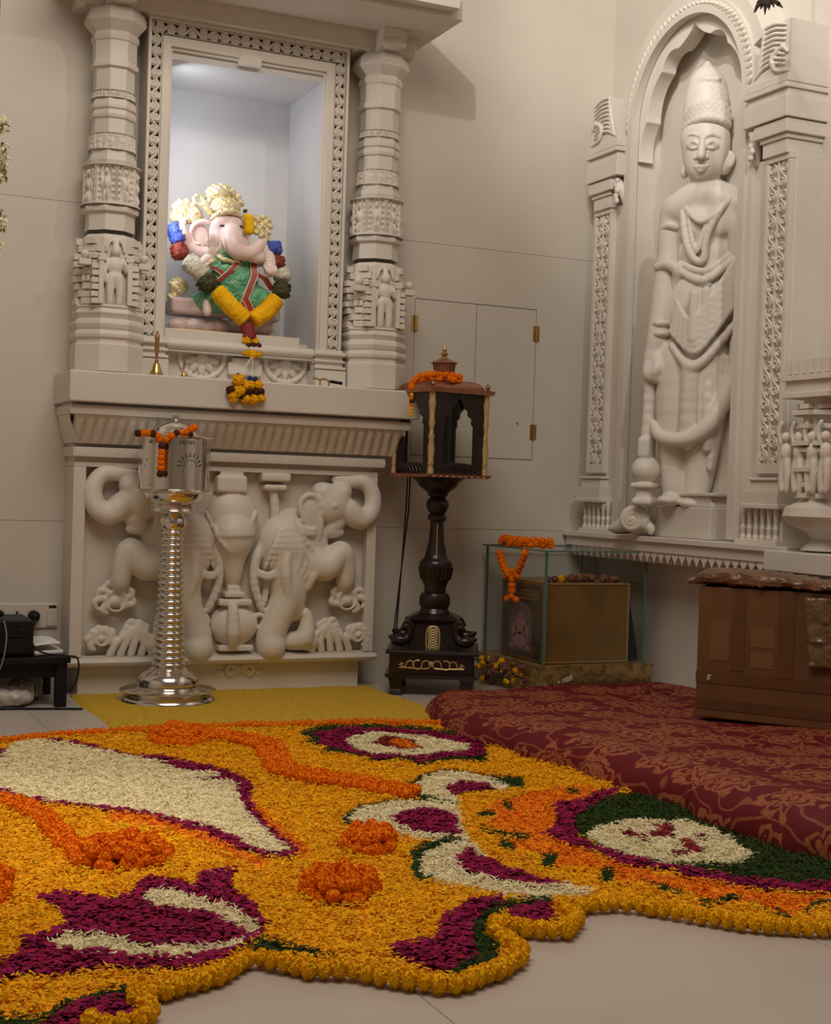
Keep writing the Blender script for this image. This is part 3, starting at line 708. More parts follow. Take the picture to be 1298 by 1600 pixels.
# rear pair of hands beside the shoulders
sk += gc([(360, 560, 60), (230, 500, 60), (195, 440, 80), (178, 390, 90)], [50, 46, 36, 26])+[ge(178, 368, 95, 24, 34, 20)]
for i in range(4): hn += gc([(164+i*11, 350, 105), (163+i*11, 325, 112), (168+i*9, 312, 104)], [7, 6, 5])
HANDS.append(hn); hn = []
sk += gc([(640, 570, 60), (790, 560, 50), (765, 520, 80), (745, 500, 90)], [50, 42, 34, 24])+[ge(738, 488, 95, 26, 30, 20)]
for i in range(4): hn += gc([(722+i*12, 470, 105), (720+i*12, 450, 112), (724+i*11, 440, 104)], [7, 6, 5])
sk += [ge(322, 905, 190, 30, 60, 30, .15), ge(318, 940, 200, 24, 26, 26)]
HANDS.append(hn)
for hn in HANDS: link('hand', sdf_mesh('hand', hn, gr(3.2), gr(5), fn=gfn), SKIN, ST)
link('body', sdf_mesh('body', sk, gr(5.0), gr(22), fn=gfn), SKIN, ST)
ears = [ge(300, 415, 70, 66, 82, 16, .2), ge(618, 455, 70, 40, 72, 16, -.25)]
rim = gc([(365, 340, 95), (310, 332, 92), (258, 360, 88), (236, 420, 86), (262, 475, 90), (300, 480, 95)], [16, 17, 15, 13, 12, 10])+gc([(578, 385, 95), (610, 392, 92), (645, 430, 88), (650, 490, 88), (625, 530, 90)], [14, 14, 12, 11, 9])
link('ear', sdf_mesh('ear', ears[:1]+rim[:5], gr(5.5), gr(10), fn=gfn), SKIN, ST); link('ear', sdf_mesh('ear', ears[1:]+rim[5:], gr(5.5), gr(10), fn=gfn), SKIN, ST)
PEYE = mat('painted_eye', (0.05, 0.05, 0.07), 0.3)
for u, v, ru in ((432, 374, 31), (546, 374, 27)):
    a, b, c = gp(u, v, 206); m = MB(); m.ball((GX+a, YG+.05-c, GB+b), (gr(ru), gr(10), gr(9)))
    m.build('eye', PEYE, ST, smooth=True)
robe = [ge(520, 720, 110, 175, 190, 130), ge(470, 590, 90, 150, 90, 95), ge(400, 860, 120, 130, 90, 120), ge(650, 860, 130, 170, 100, 125), ge(300, 850, 80, 60, 50, 80)]
def wrinkle(G): return .0035*np.sin(G[..., 0]*110+5*np.sin(G[..., 1]*45))*np.sin(G[..., 1]*85+3*np.sin(G[..., 0]*60))
link('robe', sdf_mesh('robe', robe, gr(6), gr(40), fn=gfn, disp=wrinkle), GREENSILK, ST)
def ribbon(pts, off, r, m):
    P_ = [gp(u+off, v, c) for u, v, c in pts]; m.tube([(GX+a, YG+.05-c, GB+b) for a, b, c in P_], gr(r), 6)
paths = [[(540, 600, 215), (470, 670, 245), (385, 745, 215)], [(640, 595, 190), (632, 700, 245), (590, 800, 255), (545, 910, 250), (520, 960, 245)], [(645, 690, 240), (710, 720, 230), (775, 790, 190)], [(560, 850, 258), (590, 905, 258), (612, 955, 250)], [(350, 640, 170), (400, 670, 205), (430, 700, 225)]]
m = MB(); c_ = MB()
for P_ in paths:
    for o in (-13, 0, 13): ribbon(P_, o, 8, m)
    for o in (-22, -6.5, 6.5, 22): ribbon(P_, o, 4.5, c_)
m.build('sash', REDTRIM, ST, smooth=True); c_.build('sash_piping', CREAMTRIM, ST, smooth=True)
cr = [ge(470, 235, 90, 108, 72, 95), ge(435, 150, 70, 92, 75, 75), ge(470, 120, 60, 70, 55, 55)]
cr += gc([(375, 318, 150), (415, 285, 190), (478, 275, 205), (545, 292, 190), (582, 330, 150)], [17, 17, 18, 17, 15])
for i in range(7): a = PI*(i+.5)/7; cr += [ge(470+112*math.cos(a), 225-105*math.sin(a), 110, 26, 26, 20)]
cr += [('t', gp(292, 188, 90), gr(30), gr(13))]+gc([(330, 220, 110), (365, 275, 120)], [24, 22])
def bead(G): x, y = G[..., 0], G[..., 1]; return .0032*np.sin(x*330+3*np.sin(y*90))*np.sin(y*300+4*np.sin(x*70))+.002*np.sin(x*140+y*170)
link('crown', sdf_mesh('crown', cr, gr(5), gr(12), fn=gfn, disp=bead), GOLDLEAF, ST)
orn = [ge(200, 260, 60, 85, 75, 35), ge(270, 290, 65, 60, 65, 35), ge(150, 300, 60, 50, 40, 30)]
for i in range(9): a = i*.7; orn += [ge(205+75*math.cos(a), 262+62*math.sin(a), 80, 24, 24, 18)]
link('shoulder_ornament', sdf_mesh('shoulder_ornament', orn, gr(5.5), gr(10), fn=gfn, disp=bead), GOLDLEAF, ST)
orn = [ge(735, 340, 60, 68, 70, 35), ge(705, 300, 65, 34, 34, 30), ge(765, 430, 60, 40, 30, 28)]
for i in range(8): a = i*.8; orn += [ge(740+58*math.cos(a), 345+62*math.sin(a), 80, 22, 22, 18)]
link('shoulder_ornament', sdf_mesh('shoulder_ornament', orn, gr(5.5), gr(10), fn=gfn, disp=bead), GOLDLEAF, ST)
for nm_, jw_ in (('necklace', gc([(400, 500, 190), (395, 560, 200), (430, 600, 220), (520, 610, 235)], [16, 15, 14, 12])), ('arm_cuff', gc([(655, 600, 215), (690, 590, 225), (740, 600, 230), (775, 620, 200)], [18, 18, 16, 14])),
        ('bracelet', gc([(285, 650, 235), (330, 620, 262), (352, 605, 250)], [11, 12, 10])), ('gold_side_cloth', [ge(165, 760, 60, 70, 60, 40), ge(130, 830, 50, 40, 50, 30)]), ('gold_side_cloth', [ge(790, 1040, 70, 40, 30, 40), ge(760, 1000, 60, 45, 40, 40)])):
    link(nm_, sdf_mesh(nm_, jw_, gr(5), gr(9), fn=gfn, disp=bead), GOLDLEAF, ST)
cu = [('b', gp(300, 900, 20), (gr(200), gr(55), gr(110)), gr(25)), ('b', gp(700, 930, 20), (gr(160), gr(60), gr(100)), gr(25))]
for i in range(7): cu += [ge(160+i*95, 1020+i*4, 90, 75, 52, 55)]
link('lotus_throne', sdf_mesh('lotus_throne', cu, gr(6.5), gr(12), fn=gfn), mat('pink_painted_marble', (0.66, 0.50, 0.47), 0.4, var=.25, vscale=14), ST)
m = MB(); a0, b0, _ = gp(120, 1072); a1, b1, _ = gp(850, 1095)
m.box(GX+a0, GX+a1, YG-.09, YG+.12, GB-.001, GB+.016); m.build('throne_rim', GOLDP, ST, bevel=.004)

def marigold_mesh(name, ruff=.34, sq=1.0, n=110, sub=2):
    """a marigold head: a round core covered with cupped petals that stand out from it"""
    b = bmesh.new(); bmesh.ops.create_icosphere(b, subdivisions=sub, radius=.86)
    V = [v.co[:] for v in b.verts]; Fc = [tuple(v.index for v in f.verts) for f in b.faces]; b.free()
    g = (1+5**.5)/2
    for i in range(n):
        z = 1-2*(i+.5)/n; r_ = math.sqrt(1-z*z); d = np.array([r_*math.cos(2*PI*i/g), r_*math.sin(2*PI*i/g), z])+RNG.normal(0, .05, 3); d /= np.linalg.norm(d)
        t = np.cross(d, RNG.normal(0, 1, 3)); t /= np.linalg.norm(t); u = np.cross(d, t); w_ = RNG.uniform(.15, .22); tip = RNG.uniform(.93, 1.03); ln = RNG.uniform(.06, .16)
        base = d*.70; mid = d*(.88+.06*RNG.random())+u*ln*.6; end = d*tip+u*ln; k0 = len(V)
        V += [tuple(q) for q in (base-t*w_*.5, base+t*w_*.5, mid+t*w_+d*.03, mid-t*w_+d*.03, end+t*w_*.7, end-t*w_*.7)]
        Fc += [(k0, k0+1, k0+2, k0+3), (k0+3, k0+2, k0+4, k0+5)]
    me = bpy.data.meshes.new(name); me.from_pydata([(x, y, z*sq) for x, y, z in V], [], Fc); me.update()
    return me
def flower_set(name, m, sq=1.0, k=3, **kw):
    out = []
    for i in range(k):
        me = marigold_mesh(name, sq=sq, **kw); me.materials.append(m); out.append(me)
    return out
MG_ORG = flower_set('orange_marigold', F_ORG); MG_YEL = flower_set('yellow_marigold', F_YEL); MG_DRK = flower_set('dark_flower', F_DRK, k=1)
MG_YELB = flower_set('yellow_marigold', F_YEL, sq=.80)
RF = random.Random(21)
def flower(name, meshes, p, r, parent, axis=None, sq=None):
    o = bpy.data.objects.new(name, RF.choice(meshes)); COL.objects.link(o); o.parent = parent
    o.matrix_parent_inverse = parent.matrix_basis.inverted()
    o.location = p; o.scale = (r, r, r)
    q = Vector((0, 0, 1)) if axis is None else Vector(axis).normalized()
    o.rotation_euler = (q.to_track_quat('Z', 'Y') @ Euler((0, 0, RF.uniform(0, 6.28))).to_quaternion()).to_euler()
    return o
def resample(pts, step):
    pts = [np.array(p, float) for p in pts]; out = [pts[0]]; acc = 0
    for a, b in zip(pts[:-1], pts[1:]):
        L_ = np.linalg.norm(b-a); d = step-acc
        while d <= L_: out.append(a+(b-a)*d/L_); d += step
        acc = L_-(d-step)
    return out

# garland round the statue, with its long tail over the ledge
GA = thing('flower_garland', (GX, 7.2, 1.9), 'long garland with blue, red, white, olive and yellow sections hung round the elephant-headed statue', 'garland')
def gw(u, v, c): a, b, cc = gp(u, v, c); return (GX+a, YG+.05-cc, GB+b)
def ruffled(name, pts, r, m, parent, n=20, amp=.16, step=10, seed=0, ends=True):
    P_ = [np.array(gw(*p)) for p in pts]; Q = resample(P_, gr(step)); L_ = len(Q); rr = random.Random(seed)
    rs = [gr(r)*(math.sin(PI*min(1, (min(j, L_-1-j)+.6)/3.0)*.5)**.6 if ends else 1) for j in range(L_)]
    return MB().tube(Q, rs, n, disp=lambda j, i: 1+rr.uniform(-amp, amp)).build(name, m, parent, smooth=True, angle=180)
segs = [('blue_section', [(118, 355, 60), (140, 420, 90), (160, 485, 110)], 50, F_BLU), ('red_section', [(145, 490, 110), (160, 590, 150)], 54, F_RTI), ('white_section', [(185, 600, 170), (240, 650, 210), (300, 715, 225)], 62, F_WHT), ('olive_section', [(285, 715, 230), (340, 800, 245)], 66, F_OLV), ('yellow_section', [(355, 800, 262), (450, 905, 280), (560, 1010, 290)], 56, F_YEL),
        ('blue_section', [(815, 455, 80), (822, 545, 120)], 50, F_BLU), ('red_section', [(822, 560, 130), (822, 640, 160)], 54, F_RTI), ('white_section', [(845, 650, 170), (850, 735, 200)], 58, F_WHT), ('olive_section', [(835, 745, 215), (815, 850, 245)], 58, F_OLV), ('yellow_section', [(785, 850, 262), (700, 945, 280), (595, 1010, 290)], 56, F_YEL),
        ('rose_tail', [(563, 1030, 300), (567, 1145, 335)], 46, F_RED)]
for i, (nm, P_, r_, m_) in enumerate(segs): ruffled(nm, P_, r_, m_, GA, seed=i, amp=.20 if m_ in (F_BLU, F_RTI, F_OLV) else .12, n=26, step=8)
for u, v, c in ((545, 1140, 345), (600, 1150, 340), (540, 1215, 350), (620, 1225, 350), (580, 1235, 365)): flower('yellow_flower', MG_YEL, gw(u, v, c), gr(32), GA)
for u, v in ((550, 1185), (585, 1175), (620, 1180)): flower('olive_flower', MG_DRK, gw(u, v, 352), gr(26), GA)
YT = 6.90                                        # the tassel hangs in front of the slab
def tw(u, v): p = at(240+u/4.326, 270+v/4.326, Y=YT); return (p[0], YT, p[2])
m = MB()
for u, v in ((572, 1385), (595, 1378), (660, 1390)):
    a = Vector(gw(580, 1245, 360)); b = Vector(tw(u, v)); m.tube([a, (a+b)/2+Vector((0, -.01, .012)), b], .0016, 5)
m.build('thread', STRING, GA)
for u, v, r_ in ((575, 1400, 42), (580, 1475, 44), (535, 1500, 34), (655, 1435, 34), (705, 1435, 34), (625, 1440, 30), (625, 1530, 34), (675, 1530, 36), (725, 1520, 32), (540, 1530, 28)): flower('yellow_flower', MG_YEL, tw(u, v), gr(r_), GA)
for u, v in ((640, 1480), (690, 1480), (520, 1470), (600, 1500), (720, 1480)): flower('olive_flower', MG_DRK, tw(u, v), gr(30), GA)
BLUEF = flower_set('blue_flower', F_BLU, k=1)
for u, v in ((650, 1390), (685, 1395), (570, 1370)): flower('blue_flower', BLUEF, tw(u, v), gr(18), GA)
m = MB(); P_ = [gw(632, 400, 95), gw(636, 330, 95), gw(628, 260, 90)]
bud = thing('flower_bud', P_[0], 'upright orange yellow flower bunch tucked beside the golden crown', 'flower')
ruffled('petals', [(634, 410, 95), (636, 335, 95), (626, 262, 90)], 40, F_YEL, bud, amp=.08)
ruffled('dark_tip', [(618, 262, 92), (612, 238, 92)], 16, F_OLV, bud, amp=.3, step=6)

# handbells and the little pump on the ledge
def handbell(px, py, pt, label, wide, Y=6.98):
    b = at(px, py, Y=Y); h = at(px, pt, Y=Y)[2]-b[2]; t = thing('hand_bell', (b[0], Y, 1.636), label, 'bell', 'hand bells on the ledge')
    MB().lathe([(wide, 0), (wide*1.02, .004), (wide*.88, .012), (wide*.62, h*.13), (wide*.50, h*.22), (wide*.40, h*.27), (wide*.18, h*.30), (.004, h*.31)], 24, (b[0], Y, 1.636)).build('bell_cup', BRASS, t, smooth=True)
    MB().lathe([(wide*.20, h*.30), (wide*.28, h*.33), (wide*.18, h*.37), (wide*.24, h*.50), (wide*.34, h*.62), (wide*.28, h*.75), (wide*.36, h*.83), (wide*.30, h*.92), (wide*.12, h*.95), (wide*.16, h*.98), (.001, h)], 20, (b[0], Y, 1.636)).build('handle', mat('worn_copper_handle', (.36, .17, .08), .4, .4) if h > .15 else BRASS, t, smooth=True)
handbell(244, 584, 514, 'tall brass hand bell with brown turned handle on the ledge', .036)
handbell(287, 588, 558, 'small all-brass hand bell right of the tall bell', .018)
b = at(508, 604, Y=6.98); t = thing('incense_holder', (b[0], 6.98, 1.636), 'small brass holder with black handle lying on the ledge right of the garland', 'holder')
m = MB(); x = b[0]
m.lathe([(.014, 0), (.014, .004), (.004, .008), (.004, .03), (.001, .032)], 12, (x-.03, 6.98, 1.636)); m.lathe([(.012, 0), (.004, .006), (.004, .03)], 12, (x+.02, 6.98, 1.636))
m.tube([(x-.07, 6.98, 1.678), (x-.03, 6.98, 1.668), (x-.01, 6.98, 1.675), (x+.015, 6.98, 1.668), (x+.03, 6.98, 1.664)], .006, 8)
m.build('stand', BRASS, t, smooth=True); MB().tube([(x+.025, 6.98, 1.664), (x+.095, 6.98, 1.657)], .0085, 10).build('handle', BLACK, t, smooth=True)

# ------------------------------------------------------------------ right wall: niche with relief statue
XF = 4.43; NC = 6.312                            # front plane and middle of the niche
NI = thing('statue_niche', (XW, NC, 0.8), 'white marble wall niche with scalloped arch, lace pilasters and toothed shelf', 'niche')
def nf_(a, z, d): return (XF+d, NC-a, z)           # a to the right in the photo, d into the wall
SPR, RO, RI = 3.20, .585, .500
def arc(R_, n=48, a0=0, a1=PI, zc=SPR): return [(R_*math.cos(a1+(a0-a1)*i/n), zc+R_*math.sin(a1+(a0-a1)*i/n)) for i in range(n+1)]
mb = MB(); o = [(-RO, .9)]+arc(RO)+[(RO, .9)]; i_ = [(-RI-.02, .9)]+arc(RI+.015)+[(RI+.02, .9)]
mb.band(o, i_, .015, .21, nf_)
o2 = [(-RI-.05, .9)]+arc(RI+.045)+[(RI+.05, .9)]; mb.band(o2, [(-RI, .9)]+arc(RI)+[(RI, .9)], .0, .05, nf_)
mb.build('arch_frame', MARBLE, NI, smooth=True, angle=30)
m = MB()                                         # rope of slanted beads round the arch
for i in range(46):
    a = PI*(i+.5)/46; cxx, cz = (RO-.035)*math.cos(a), SPR+(RO-.035)*math.sin(a)
    A = Matrix.Translation(nf_(cxx, cz, .012)) @ Matrix.Rotation(a+.6, 4, 'X')
    m.ball((0, 0, 0), (.018, .014, .030), 8, 6, A)
m.build('bead_ring', MARBLE_LACE, NI, smooth=True)
# outer plain ring behind the beads
mb = MB(); mb.band(arc(RO+.075, 40, .35, PI-.35), arc(RO+.0, 40, .35, PI-.35), .03, .21, nf_); mb.build('outer_ring', MARBLE, NI, smooth=True, angle=30)
# scalloped inner arch
cus = [(-.485, 3.02), (-.425, 3.235), (-.295, 3.485), (-.145, 3.575), (0, 3.672)]; lob = []
for (p0, p1), bl in zip(zip(cus[:-1], cus[1:]), (.030, .038, .040, -.012)):
    for j in range(10):
        t = j/10; nx_, nz_ = -(p1[1]-p0[1]), (p1[0]-p0[0]); l_ = math.hypot(nx_, nz_)
        bb_ = bl*math.sin(PI*t)**.8; lob.append((p0[0]+(p1[0]-p0[0])*t+nx_/l_*bb_, p0[1]+(p1[1]-p0[1])*t+nz_/l_*bb_))
lob = lob+[(0, 3.672)]+[(-a, z) for a, z in reversed(lob)]
n = len(lob); oo = [(-RI-.01, 3.02)]+arc(RI+.01, n-3)+[(RI+.01, 3.02)]
mb = MB(); mb.band(oo, lob, .055, .15, nf_); mb.build('scalloped_arch', RELIEF, NI, bevel=.004)
# pilasters
PO = .86
for s in (-1, 1):
    f = lambda a, z, d, s=s: nf_(s*a, z, d)
    def bx(m, a0, a1, z0, z1, d0, d1=.215): m.prism([(a0, z0), (a1, z0), (a1, z1), (a0, z1)], d0, d1, f)
    m = MB(); bx(m, RO-.0, .895, .9, 2.80, .045); bx(m, .700, .722, 1.28, 2.762, .012, .1); bx(m, .865, .891, 1.28, 2.762, .012, .1); bx(m, .701, .893, 2.762, 2.80, .010)
    bx(m, .70, .892, 1.235, 1.285, .012); p = m.build('pilaster', MARBLE, NI, bevel=.003)
    m = MB()
    for o_ in (0, 1): lace_grid(m, 1.475, .0715, .128, lambda u, s_, h, s=s, o_=o_: (XF+.034-h, NC-s*(.722+.143*o_+(u if not o_ else -u)), 1.285+s_), depth=.020, du=.0034, ds=.0045)
    m.build('lace_carving', MARBLE_LACE, p, smooth=True, angle=75)
    m = MB(); bx(m, .69, .90, 1.15, 1.20, -.008); bx(m, .68, .905, 1.20, 1.215, -.02); bx(m, .66, .925, 1.08, 1.15, -.03); bx(m, .65, .94, 1.062, 1.085, -.035)
    m.build('pilaster_foot', MARBLE, p, bevel=.004)
    # little balustrade under the pilaster
    m = MB(); bx(m, .60, .90, .89, 1.07, .03)
    for j in range(6):
        a = .625+j*.05; m.lathe([(.017, .905), (.017, .92), (.009, .935), (.015, .965), (.008, .985), (.012, 1.01), (.017, 1.04), (.017, 1.066)], 8, (XF+.012, NC-s*a, 0))
    bx(m, .585, .905, .885, .907, -.012); m.build('balustrade', MARBLE_LACE, p, bevel=.002)
    # capital: bevel, block, two fillets and a carved block
    m = MB(); 
    for (z0, z1, a0, a1, d) in ((2.79, 2.86, .69, .875, -.004), (2.86, 2.885, .68, .885, -.014), (2.885, 2.95, .65, .90, -.03), (2.955, 3.06, .575, .91, -.042), (3.06, 3.095, .59, .90, -.03), (3.095, 3.12, .575, .91, -.048), (3.125, 3.165, .585, .905, -.038)): bx(m, a0, a1, z0, z1, d)
    m.build('capital', MARBLE, p, bevel=.004)
    m = MB(); m.prism([(.60, 3.165), (.90, 3.165), (.90, 3.43), (.70, 3.43)], -.02, .215, f); m.build('corner_block', MARBLE, p, bevel=.003)
    lf = []                                      # acanthus carving on the corner block
    for j in range(9):
        z_ = 3.185+j*.024; lf += chain([(.635+j*.009, z_+.01, .020), (.70, z_+.045, .026), (.78, z_+.052, .028), (.86, z_+.030, .024)], [.007, .008, .008, .006])
    lf += chain([(.885, 3.18, .024), (.80, 3.20, .030), (.77, 3.26, .030), (.84, 3.30, .028), (.88, 3.27, .026)], [.008, .011, .012, .010, .007])
    link('acanthus_carving', sdf_mesh('acanthus_carving', lf, .006, .006, fn=lambda V, s=s: np.stack([XF-V[:, 2], NC-s*V[:, 0], V[:, 1]], 1)), RELIEF, p)
    br = chain([(.66, 2.94, .0), (.62, 2.90, .0), (.60, 2.85, -.02), (.59, 2.79, -.03)], [.035, .03, .026, .016])+[('e', (.61+.012*(j % 2), 2.93-.03*j, .022), (.018, .018, .014)) for j in range(5)]
    link('leaf_bracket', sdf_mesh('leaf_bracket', br, .006, .006, fn=lambda V, s=s: np.stack([XF+.01-V[:, 2], NC-s*V[:, 0], V[:, 1]], 1)), RELIEF, p)
# shelf with hanging teeth
m = MB(); m.prism([(-1.02, .80), (1.02, .80), (1.02, .86), (-1.02, .86)], -.03, .215, nf_); m.prism([(-1.035, .855), (1.035, .855), (1.035, .885), (-1.035, .885)], -.05, .215, nf_)
m.prism([(-.98, .74), (.98, .74), (.98, .80), (-.98, .80)], .03, .215, nf_)
sh = m.build('shelf', MARBLE, NI, bevel=.004)
m = MB(); nt_ = 30
for j in range(nt_):
    a = -.97+1.94*(j+.5)/nt_; hw = .030
    m.prism([(a-hw, .802), (a-hw*.9, .782), (a-hw*.45, .768), (a, .742), (a+hw*.45, .768), (a+hw*.9, .782), (a+hw, .802)], -.022, .01, nf_)
m.build('toothed_valance', MARBLE_LACE, sh)

# the standing relief figure
SX, STH = 4.50, math.radians(35)                   # the figure is turned towards the middle of the hall
SN = np.array([-math.cos(STH), -math.sin(STH), 0.0]); SA = np.array([math.sin(STH), -math.cos(STH), 0.0]); SB = np.array([SX, NC, 0.0])
XS = XW
def sp(x, y, c=0.0):                               # pixel traced on the figure's own upright plane, c = distance in front of it
    c = c-.10; d = FW + RT*(x-649)/FPX + UP*(800-y)/FPX
    t = ((SB+SN*c-CAM)@SN)/(d@SN); p = CAM+d*t-SB-SN*c
    return (float(p@SA), float(p[2]), c)
SS = 1/268.0
def sr(r): return r*SS
def sfn(V): return SB+V[:, :1]*SA+V[:, 2:3]*SN+V[:, 1:2]*np.array([0, 0, 1.0])
HS = 1.07
def se(x, y, c, rx, ry, rc, rot=0): return ('e', sp(x, y, c), (sr(rx)*HS, sr(ry), rc), rot)
def sc_(pts, rs): return chain([sp(*p) for p in pts], [sr(r) for r in rs])
STN = thing('relief_statue', (XS, NC, 0.9), 'white marble relief of a standing crowned figure with a mace in the right-hand niche', 'statue')
fig = [se(1103, 232, .13, 32, 48, .105), se(1100, 258, .14, 25, 28, .09), se(1101, 216, .13, 33, 30, .10)]                            # head
fig += [se(1101, 290, .09, 20, 26, .07)]                                                                                              # neck
fig += sc_([(1060, 328, .09), (1104, 306, .09), (1150, 322, .09)], [23, 24, 22])+[se(1106, 345, .09, 42, 45, .085), se(1104, 395, .08, 36, 40, .08), se(1100, 430, .08, 40, 30, .08)]
fig += [se(1084, 345, .15, 18, 22, .03), se(1127, 343, .15, 18, 22, .03)]
fig += sc_([(1054, 325, .08), (1047, 370, .08), (1045, 412, .085)], [18, 16.5, 15])+sc_([(1043, 415, .09), (1036, 470, .11), (1030, 512, .13), (1024, 540, .14)], [16, 16, 14.5, 12])
fig += [se(1020, 560, .14, 13, 24, .05)]+[p for j in range(4) for p in sc_([(1012+j*5, 568, .165), (1011+j*4, 585, .18), (1018+j*3, 592, .165)], [4.6, 4.4, 3.6])]+sc_([(1026, 555, .16), (1027, 575, .19), (1021, 583, .19)], [5, 4.6, 3.6])
fig += sc_([(1152, 325, .07), (1157, 370, .075), (1154, 405, .08)], [15, 14, 12])+sc_([(1154, 400, .08), (1150, 360, .12), (1144, 335, .13)], [12, 11, 9])+[se(1143, 325, .135, 8, 14, .03)]
fig += sc_([(1062, 560, .07), (1056, 640, .08), (1054, 720, .07), (1054, 768, .07)], [34, 28, 20, 17])+sc_([(1104, 540, .07), (1104, 640, .08), (1096, 720, .07), (1086, 775, .07)], [40, 32, 22, 17])
fig += [se(1046, 782, .12, 17, 9, .09), se(1082, 787, .12, 17, 9, .09)]
link('body', sdf_mesh('body', fig, .0085, .022, cmin=-.20, fn=sfn), RELIEF, STN)
fc = [se(1103, 230, .13, 32.5, 46, .105), se(1100, 250, .145, 27, 33, .078)]
def skin_c(x, y):                                  # depth of the head surface under a traced pixel
    c = .22
    for _ in range(12):
        best = .10
        for (x0, y0, c0, rx, ry, rc) in ((1103, 230, .13, 32.5, 46, .105), (1100, 250, .145, 27, 33, .078)):
            p_, q_ = sp(x, y, c), sp(x0, y0, c0); v = 1-((p_[0]-q_[0])/(sr(rx)*HS))**2-((p_[1]-q_[1])/sr(ry))**2
            if v > 0: best = max(best, c0+rc*math.sqrt(v))
        c = .5*c+.5*best
    return c
def on_face(pts, rs): return sc_([(x, y, skin_c(x, y)+o) for x, y, o in pts], rs)
def lump(x, y, o, rx, ry, rc): return se(x, y, skin_c(x, y)+o, rx, ry, rc)
fc += on_face([(1098, 213, .0), (1096.5, 230, .010), (1095, 244, .026)], [3.6, 4.4, 6.0])+[lump(1088.5, 246.5, .004, 5, 4.2, .016), lump(1102.5, 246.5, .004, 5, 4.2, .016)]
for ex_ in (1083, 1112):
    fc += [lump(ex_, 226.5, -.004, 8, 4.2, .012)]+on_face([(ex_-10, 227.5, .001), (ex_, 221, .008), (ex_+10, 227, .001)], [1.5, 2.1, 1.5])+on_face([(ex_-9, 229.5, .0), (ex_, 232, .003), (ex_+9, 229, .0)], [1.2, 1.6, 1.2])
    fc += on_face([(ex_-12, 215.5, .0), (ex_-1, 209.5, .006), (ex_+12, 214, .0)], [1.6, 2.3, 1.6])
fc += on_face([(1081, 257, .0), (1089, 260.5, .007), (1094.5, 259.5, .009), (1100, 260.5, .007), (1110, 256, .0)], [1.5, 2.5, 2.0, 2.5, 1.5])+on_face([(1085, 262.5, .001), (1095, 266.5, .008), (1105, 261.5, .001)], [1.6, 2.9, 1.6])
fc += [lump(1095, 275, -.012, 11, 6, .022)]
link('face', sdf_mesh('face', fc, .0055, .009, cmin=-.10, fn=sfn), RELIEF, STN)
crn = [se(1103, 170, .10, 31, 55, .10), se(1104, 140, .09, 26, 34, .085), se(1105, 118, .08, 13, 16, .05), se(1106, 106, .075, 6, 10, .03)]
crn += sc_([(1071, 203, .14), (1084, 190, .20), (1104, 184, .215), (1126, 187, .19), (1137, 196, .14)], [5.5]*5)+sc_([(1084, 133, .14), (1100, 124, .17), (1122, 124, .15)], [4]*3)
for o_ in (0, 7, 14): crn += sc_([(1071, 195-o_, .14), (1084, 181-o_, .20), (1104, 175-o_, .212), (1126, 177-o_, .19), (1138, 187-o_, .14)], [4.2]*5)
def tex(G): return .0022*np.sin(G[..., 0]*190)*np.sin(G[..., 1]*170)
link('crown', sdf_mesh('crown', crn, .008, .010, cmin=-.20, fn=sfn, disp=tex), RELIEF, STN)
jw = [se(1069, 270, .11, 5, 9, .03), se(1071, 262, .10, 4, 7, .02), se(1131, 255, .11, 11, 17, .04), ('t', sp(1133, 250, .12), sr(11), sr(4))]
jw += sc_([(1070, 322, .16), (1082, 338, .19), (1097, 346, .20), (1120, 332, .20), (1140, 308, .16)], [4]*5)+sc_([(1066, 330, .16), (1072, 380, .18), (1085, 405, .18), (1099, 405, .18), (1104, 370, .19), (1124, 330, .19), (1146, 308, .15)], [5]*7)
jw += sc_([(1075, 330, .17), (1080, 370, .18), (1088, 392, .18), (1096, 370, .18), (1110, 340, .19)], [4]*5)
jw += sc_([(1028, 417, .14), (1045, 413, .165), (1058, 424, .16), (1056, 450, .13), (1052, 520, .12), (1045, 580, .11), (1040, 640, .1)], [7, 8, 8, 6, 5, 5, 4])
for y in (507, 523): jw += sc_([(1015, y+2, .12), (1028, y-2, .19), (1046, y-2, .15)], [4.6]*3)
jw += sc_([(1036, 358, .12), (1046, 352, .15), (1056, 356, .13)], [5]*3)+sc_([(1064, 412, .15), (1100, 424, .19), (1140, 398, .15)], [5]*3)+sc_([(1064, 424, .15), (1100, 438, .19), (1146, 405, .15)], [6]*3)
jw += [se(1093, 436, .17, 9, 9, .02), se(1103, 444, .175, 8, 8, .02)]
link('ornaments', sdf_mesh('ornaments', jw, .0075, .006, cmin=-.20, fn=sfn), RELIEF, STN)
dr = [se(1096, 478, .09, 50, 62, .10), se(1088, 520, .09, 40, 40, .09), se(1128, 470, .08, 26, 50, .08)]
for j in range(6): dr += sc_([(1048+j*2, 495-j*9+22, 0.200), (1078, 530-j*9+18, 0.245), (1100, 528-j*11+10, 0.245), (1150, 470-j*13, 0.185)], [4.2]*4)
dr += sc_([(1086, 460, 0.235), (1084, 530, 0.245)], [9, 8])+sc_([(1104, 455, 0.235), (1100, 520, 0.235)], [7, 6])
dr += sc_([(1050, 540, 0.185), (1064, 560, 0.205), (1078, 572, 0.225), (1090, 570, 0.225), (1110, 552, 0.215), (1148, 505, 0.175)], [6, 6, 8, 7, 6, 5])
dr += sc_([(1080, 575, 0.195), (1078, 620, 0.195), (1074, 690, 0.185)], [14, 13, 12])
for j in range(3): dr += sc_([(1074+j*6, 580, 0.215), (1070+j*6, 690, 0.210)], [4, 4])
